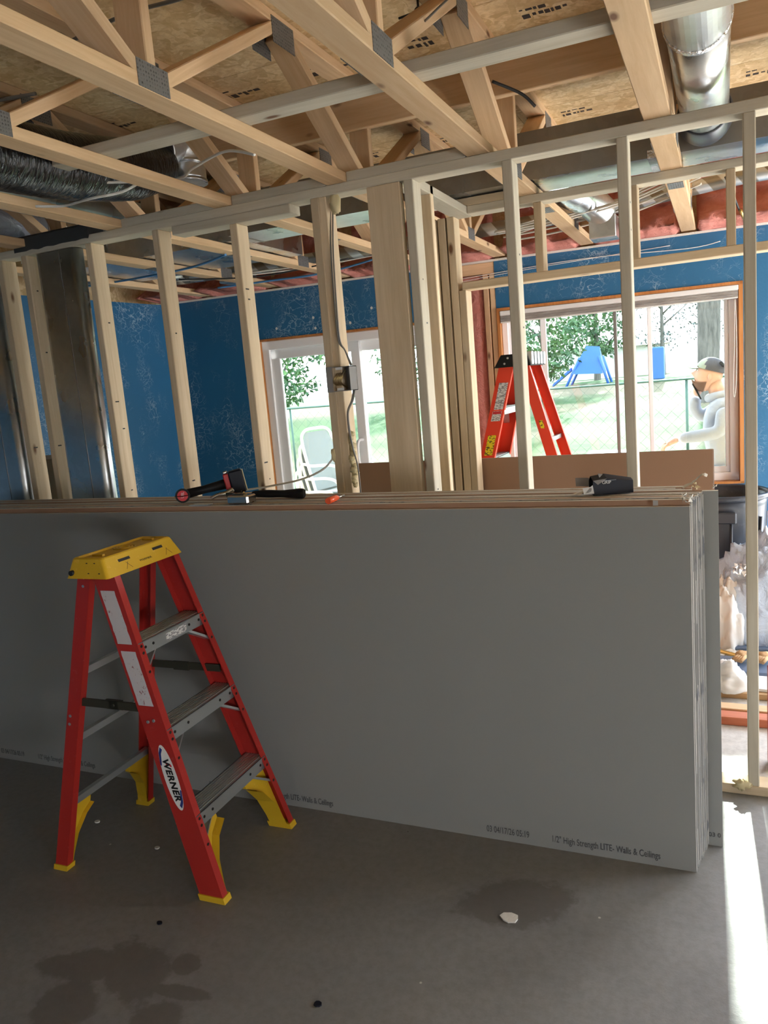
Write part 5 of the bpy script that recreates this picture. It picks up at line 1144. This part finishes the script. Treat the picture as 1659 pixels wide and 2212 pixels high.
obj('shed_wall', MB().box(-11, -2.2, 34, 36, 1.0, 2.4), 'whitepaint', wl_)
obj('shed_roof', MB().prism([(-.3, 2.4), (1.0, 2.9), (2.3, 2.4)], lambda a, b_: (-11.2, 34 + a, b_), (9.2, 0, 0)), 'patio', wl_)
# outdoor chairs, stacked
def chair(zo, yo, lab):
    c = (-3.47 + yo, 6.62, -.085 + zo); t = thing('patio_chair', c, lab, 'chair', 'stacked patio chairs outside the sliding door')
    t.rotation_euler = (0, 0, math.radians(80))
    X0, Y_, Z_ = c
    for s in (-1, 1):
        x = X0 + s * .26
        obj('side_frame', MB().tube(cat([(x, Y_ - .25, Z_ + .02), (x, Y_ - .22, Z_ + .40), (x, Y_ - .15, Z_ + .64), (x, Y_ + .15, Z_ + .66), (x, Y_ + .3, Z_ + .62), (x, Y_ + .28, Z_ + .03)], 6), .013, 8), 'whitepaint', t)
    obj('back_frame', MB().tube(cat([(X0 - .24, Y_ + .15, Z_ + .40), (X0 - .24, Y_ + .26, Z_ + .85), (X0 - .18, Y_ + .28, Z_ + .98), (X0, Y_ + .285, Z_ + 1.0), (X0 + .18, Y_ + .28, Z_ + .98), (X0 + .24, Y_ + .26, Z_ + .85), (X0 + .24, Y_ + .15, Z_ + .40)], 6), .014, 8), 'whitepaint', t)
    obj('backrest', MB().add([(X0 - .23, Y_ + .155, Z_ + .42), (X0 + .23, Y_ + .155, Z_ + .42), (X0 + .23, Y_ + .262, Z_ + .86), (X0 + .17, Y_ + .282, Z_ + .97), (X0 - .17, Y_ + .282, Z_ + .97), (X0 - .23, Y_ + .262, Z_ + .86)], [tuple(range(6))]), 'sling', t)
    obj('seat', MB().add([(X0 - .24, Y_ - .22, Z_ + .42), (X0 + .24, Y_ - .22, Z_ + .42), (X0 + .23, Y_ + .16, Z_ + .40), (X0 - .23, Y_ + .16, Z_ + .40)], [(0, 1, 2, 3)]), 'sling', t)
for k, lab in enumerate(('bottom chair of the grey patio chairs stacked outside the sliding door', 'second chair from the bottom of the stacked patio chairs', 'second chair from the top of the stacked patio chairs', 'topmost of the grey patio chairs stacked outside the sliding door')): chair(.125 * k, .035 * k, lab)
gl_ = thing('patio_bin', (-1.15, 7.6, -.1), 'pale square storage bin outside the middle of the big window', 'bin')
obj('bin_body', MB().box(-1.2, -.85, 7.4, 7.8, -.09, .78, 0, .02), 'bluecase', gl_)
obj('bin_lid', MB().box(-1.22, -.83, 7.38, 7.82, .78, .84, 0, .015), 'bluecase', gl_)
# ================================================================== PERSON
def skin(name, J, E_, m_, parent, root=0, sub=2):
    me = bpy.data.meshes.new(name); me.from_pydata([tuple(Vector(j[0]) - PL[parent.name]) for j in J], E_, [])
    o = bpy.data.objects.new(name, me); COL.objects.link(o); o.parent = parent; me.materials.append(M[m_])
    md = o.modifiers.new('skin', 'SKIN'); md.use_smooth_shade = True
    for i, j in enumerate(J):
        r = j[1]; me.skin_vertices[0].data[i].radius = r if hasattr(r, '__len__') else (r, r)
        me.skin_vertices[0].data[i].use_root = (i == root)
    s = o.modifiers.new('sub', 'SUBSURF'); s.levels = sub; s.render_levels = sub
    return o
px_, py_ = -.04, 6.42
pe = thing('person', (px_, py_, -.085), 'person in pale sweatshirt and dark cap with a phone outside the big window', 'person')
K = Vector((px_, py_, 0))
def k_(x, y, z): return K + Vector((x, y, z))
# trunk, arms and legs as one body; faces -x
J = [(k_(.06, 0, .80), (.155, .165)), (k_(.05, 0, .95), (.15, .155)), (k_(.035, 0, 1.12), (.155, .17)), (k_(.03, 0, 1.27), (.135, .185)), (k_(.01, 0, 1.36), (.075, .09)),
     (k_(.05, -.19, 1.27), .068), (k_(.01, -.23, 1.10), .058), (k_(-.14, -.22, 1.08), .050), (k_(-.27, -.20, 1.065), .042),
     (k_(.03, .17, 1.27), .066), (k_(-.13, .16, 1.19), .062), (k_(-.175, .13, 1.27), .050), (k_(-.155, .09, 1.355), .040),
     (k_(.06, -.09, .78), .095), (k_(.03, -.10, .40), .070), (k_(.06, -.10, .03), .050), (k_(-.08, -.10, -.04), .042),
     (k_(.06, .09, .78), .095), (k_(.09, .10, .40), .070), (k_(.13, .10, .03), .050), (k_(.0, .10, -.04), .042)]
E_ = [(0, 1), (1, 2), (2, 3), (3, 4), (3, 5), (5, 6), (6, 7), (7, 8), (3, 9), (9, 10), (10, 11), (11, 12), (0, 13), (13, 14), (14, 15), (15, 16), (0, 17), (17, 18), (18, 19), (19, 20)]
skin('sweatshirt_and_body', J, E_, 'hoodie', pe)
obj('hood', MB().tube(cat([k_(.10, -.07, 1.37), k_(.13, 0, 1.36), k_(.10, .07, 1.37), k_(.0, .095, 1.36), k_(-.06, .03, 1.345), k_(-.06, -.03, 1.345), k_(.0, -.095, 1.36), k_(.10, -.07, 1.37)], 5), .032, 12), 'hoodie', pe)
mb = MB()                                        # trousers shell over the legs
for s, fx in ((-1, .03), (1, .09)):
    mb.tube([k_(.06, s * .085, .84), k_(fx + .015, s * .098, .44), k_(fx + .035, s * .10, -.02)], [.125, .095, .075], 18)
obj('trousers', mb, 'jeans', pe)
# head: shaped from a sphere grid
HC = k_(-.065, 0, 1.515); mb = MB(); vs = []; n = 26
ca, sa = math.cos(.33), math.sin(.33)
def hd(q):  # tilt the head down towards -x
    return HC + Vector((q.x * ca + q.z * sa, q.y, -q.x * sa + q.z * ca)) if True else q
for i in range(n + 1):
    for j in range(2 * n):
        a = math.pi * i / n; b_ = math.pi * j / n; d = Vector((math.sin(a) * math.cos(b_), math.sin(a) * math.sin(b_), math.cos(a)))
        q = Vector((d.x * .098, d.y * .076, d.z * .122)); f = max(0, -d.x)
        if d.z < 0: q.x *= 1 - .25 * (-d.z) * (1 if d.x > 0 else .35); q.y *= 1 - .28 * (-d.z)
        g1 = math.exp(-((d.z + .12) / .13) ** 2 - (d.y / .16) ** 2) * f; q.x -= .030 * g1                     # nose
        g2 = math.exp(-((d.z - .16) / .09) ** 2 - ((abs(d.y) - .33) / .14) ** 2) * f; q.x += .010 * g2         # eye sockets
        g3 = math.exp(-((d.z - .30) / .09) ** 2) * f; q.x -= .005 * g3
        g4 = math.exp(-((d.z + .42) / .07) ** 2 - (d.y / .28) ** 2) * f; q.x -= .007 * g4                      # lips
        g5 = math.exp(-((d.z + .78) / .16) ** 2 - (d.y / .35) ** 2) * f; q.x -= .012 * g5                      # chin
        vs.append(hd(q))
mb.add(vs, [(i * 2 * n + j, (i + 1) * 2 * n + j, (i + 1) * 2 * n + (j + 1) % (2 * n), i * 2 * n + (j + 1) % (2 * n)) for i in range(n) for j in range(2 * n)], 0, True)
mb.tube([k_(.015, 0, 1.33), k_(-.03, 0, 1.46)], [.062, .056], 16)
for s in (-1, 1): mb.ball(hd(Vector((.012, s * .078, -.01))), .024, 8, 0, .2, (.6, .35, 1.1))
obj('head', mb, 'skin', pe)
mb = MB()
for s in (-1, 1): mb.ball(hd(Vector((-.083, s * .028, .020))), .010, 8)
obj('eyes', mb, 'whitepaint', pe)
mb = MB()
for s in (-1, 1): mb.ball(hd(Vector((-.0925, s * .029, .018))), .0045, 6); mb.tube([hd(Vector((-.094, s * .014, .046))), hd(Vector((-.090, s * .044, .044)))], .004, 6)
obj('brows', mb, 'beard', pe)
mb = MB(); vs = []; nb = 16
for i in range(nb + 1):                           # beard: a shell over jaw, chin and upper lip
    for j in range(nb + 1):
        b_ = math.pi + (j / nb - .5) * 3.2; t_ = i / nb; e_ = abs(j / nb - .5) * 2; a = math.radians(112 + 16 * (1 - e_) * (e_ > .55) * 0 + 10 * math.sin(e_ * 3.14) + (56 - 10 * math.sin(e_ * 3.14)) * t_)
        d = Vector((math.sin(a) * math.cos(b_), math.sin(a) * math.sin(b_), math.cos(a))); e = 1.09 + .03 * noise.noise(d * 9)
        q = Vector((d.x * .098, d.y * .076, d.z * .122)); q.x *= 1 - .25 * (-d.z) * (1 if d.x > 0 else .35); q.y *= 1 - .28 * (-d.z); q.x -= .016 * max(0, -d.x); vs.append(hd(q * e))
mb.add(vs, [(i * (nb + 1) + j, (i + 1) * (nb + 1) + j, (i + 1) * (nb + 1) + j + 1, i * (nb + 1) + j + 1) for i in range(nb) for j in range(nb)], 0, True)
obj('beard', mb, 'beard', pe)
mb = MB(); vs = []; fs = []; nn = 16
for i in range(nn + 1):
    for j in range(2 * nn):
        a = math.pi * .5 * i / nn; b_ = math.pi * j / nn; d = Vector((math.sin(a) * math.cos(b_), math.sin(a) * math.sin(b_), math.cos(a)))
        vs.append(hd(Vector((d.x * .108 + .004, d.y * .086, .038 + d.z * .098))))
for i in range(nn):
    for j in range(2 * nn):
        fs.append((i * 2 * nn + j, (i + 1) * 2 * nn + j, (i + 1) * 2 * nn + (j + 1) % (2 * nn), i * 2 * nn + (j + 1) % (2 * nn)))
mb.add(vs, fs, 0, True)
for q, f in enumerate(mb.f):
    c = sum((mb.v[i] for i in f), Vector()) / 4 - HC
    if c.x * ca - c.z * sa < -.045: mb.m[q] = 1
cp = obj('cap', mb, ['cap', 'capfront'], pe)
mb = MB(); vs = []
for i in range(9):
    y = -.07 + .14 * i / 8; e = math.sqrt(max(0, 1 - (y / .078) ** 2))
    for (x, z) in ((-.085 - .02 * e * 0, .045), (-.10 - .068 * e, .030), (-.10 - .068 * e, .026), (-.085, .040)): vs.append(hd(Vector((x, y, z - .012 * (abs(y) / .07) ** 2))))
mb.add(vs, [(i * 4 + j, i * 4 + (j + 1) % 4, (i + 1) * 4 + (j + 1) % 4, (i + 1) * 4 + j) for i in range(8) for j in range(4)]); obj('cap_brim', mb, 'capfront', cp)
def hand(w, dirv, palmn, s, curl, nm, parent):
    # palm and five fingers; w wrist, dirv pointing direction, palmn palm normal
    d = Vector(dirv).normalized(); n_ = Vector(palmn); n_ = (n_ - d * n_.dot(d)).normalized(); x = d.cross(n_); w = Vector(w)
    J = [(w, .030), (w + d * .05, (.040, .022)), (w + d * .085, (.044, .020))]; E_ = [(0, 1), (1, 2)]
    for f, (o, l) in enumerate(((-.027, .072), (-.009, .080), (.010, .075), (.028, .060))):
        b0 = w + d * .088 + x * o; p1 = b0 + d * l * .42 + n_ * curl * .010; p2 = p1 + (d * (1 - curl) + n_ * curl).normalized() * l * .33; p3 = p2 + (d * (1 - 1.6 * curl) + n_ * 1.3 * curl).normalized() * l * .27
        i = len(J); J += [(b0, .0115), (p1, .0105), (p2, .0095), (p3, .008)]; E_ += [(2, i), (i, i + 1), (i + 1, i + 2), (i + 2, i + 3)]
    i = len(J); t0 = w + d * .03 + x * -.030 * s; J += [(t0, .012), (t0 + d * .028 - x * .020 * s + n_ * .012, .010), (t0 + d * .052 - x * .024 * s + n_ * .026, .008)]; E_ += [(1, i), (i, i + 1), (i + 1, i + 2)]
    return skin(nm, J, E_, 'skin', parent, 0, 1)
hand(k_(-.275, -.20, 1.065), (-1, 0, -.45), (0, .2, -1), 1, .45, 'hand', pe)
hand(k_(-.155, .085, 1.36), (.25, -.55, 1), (.9, -.3, .2), -1, .55, 'hand', pe)
mb = MB(); Tp = Matrix.Translation(k_(-.150, .02, 1.40)) @ Matrix.Rotation(-.45, 4, 'Y'); mb.box(-.006, .006, -.036, .036, -.07, .07, 0, .004, Tp)
obj('mobile_phone', mb, 'black', None, None, 'dark mobile phone held to the mouth of the person outside', 'phone')
sb = MB(); sb.tube(cat([k_(.02, -.10, 1.60), k_(.08, .02, 1.55), k_(.16, .10, 1.50)], 5), .012, 8); obj('headset', sb, 'black', pe)
obj('red_collar_tab', MB().ball(k_(.105, -.03, 1.44), .026, 8, 0, .2), 'redink', pe)
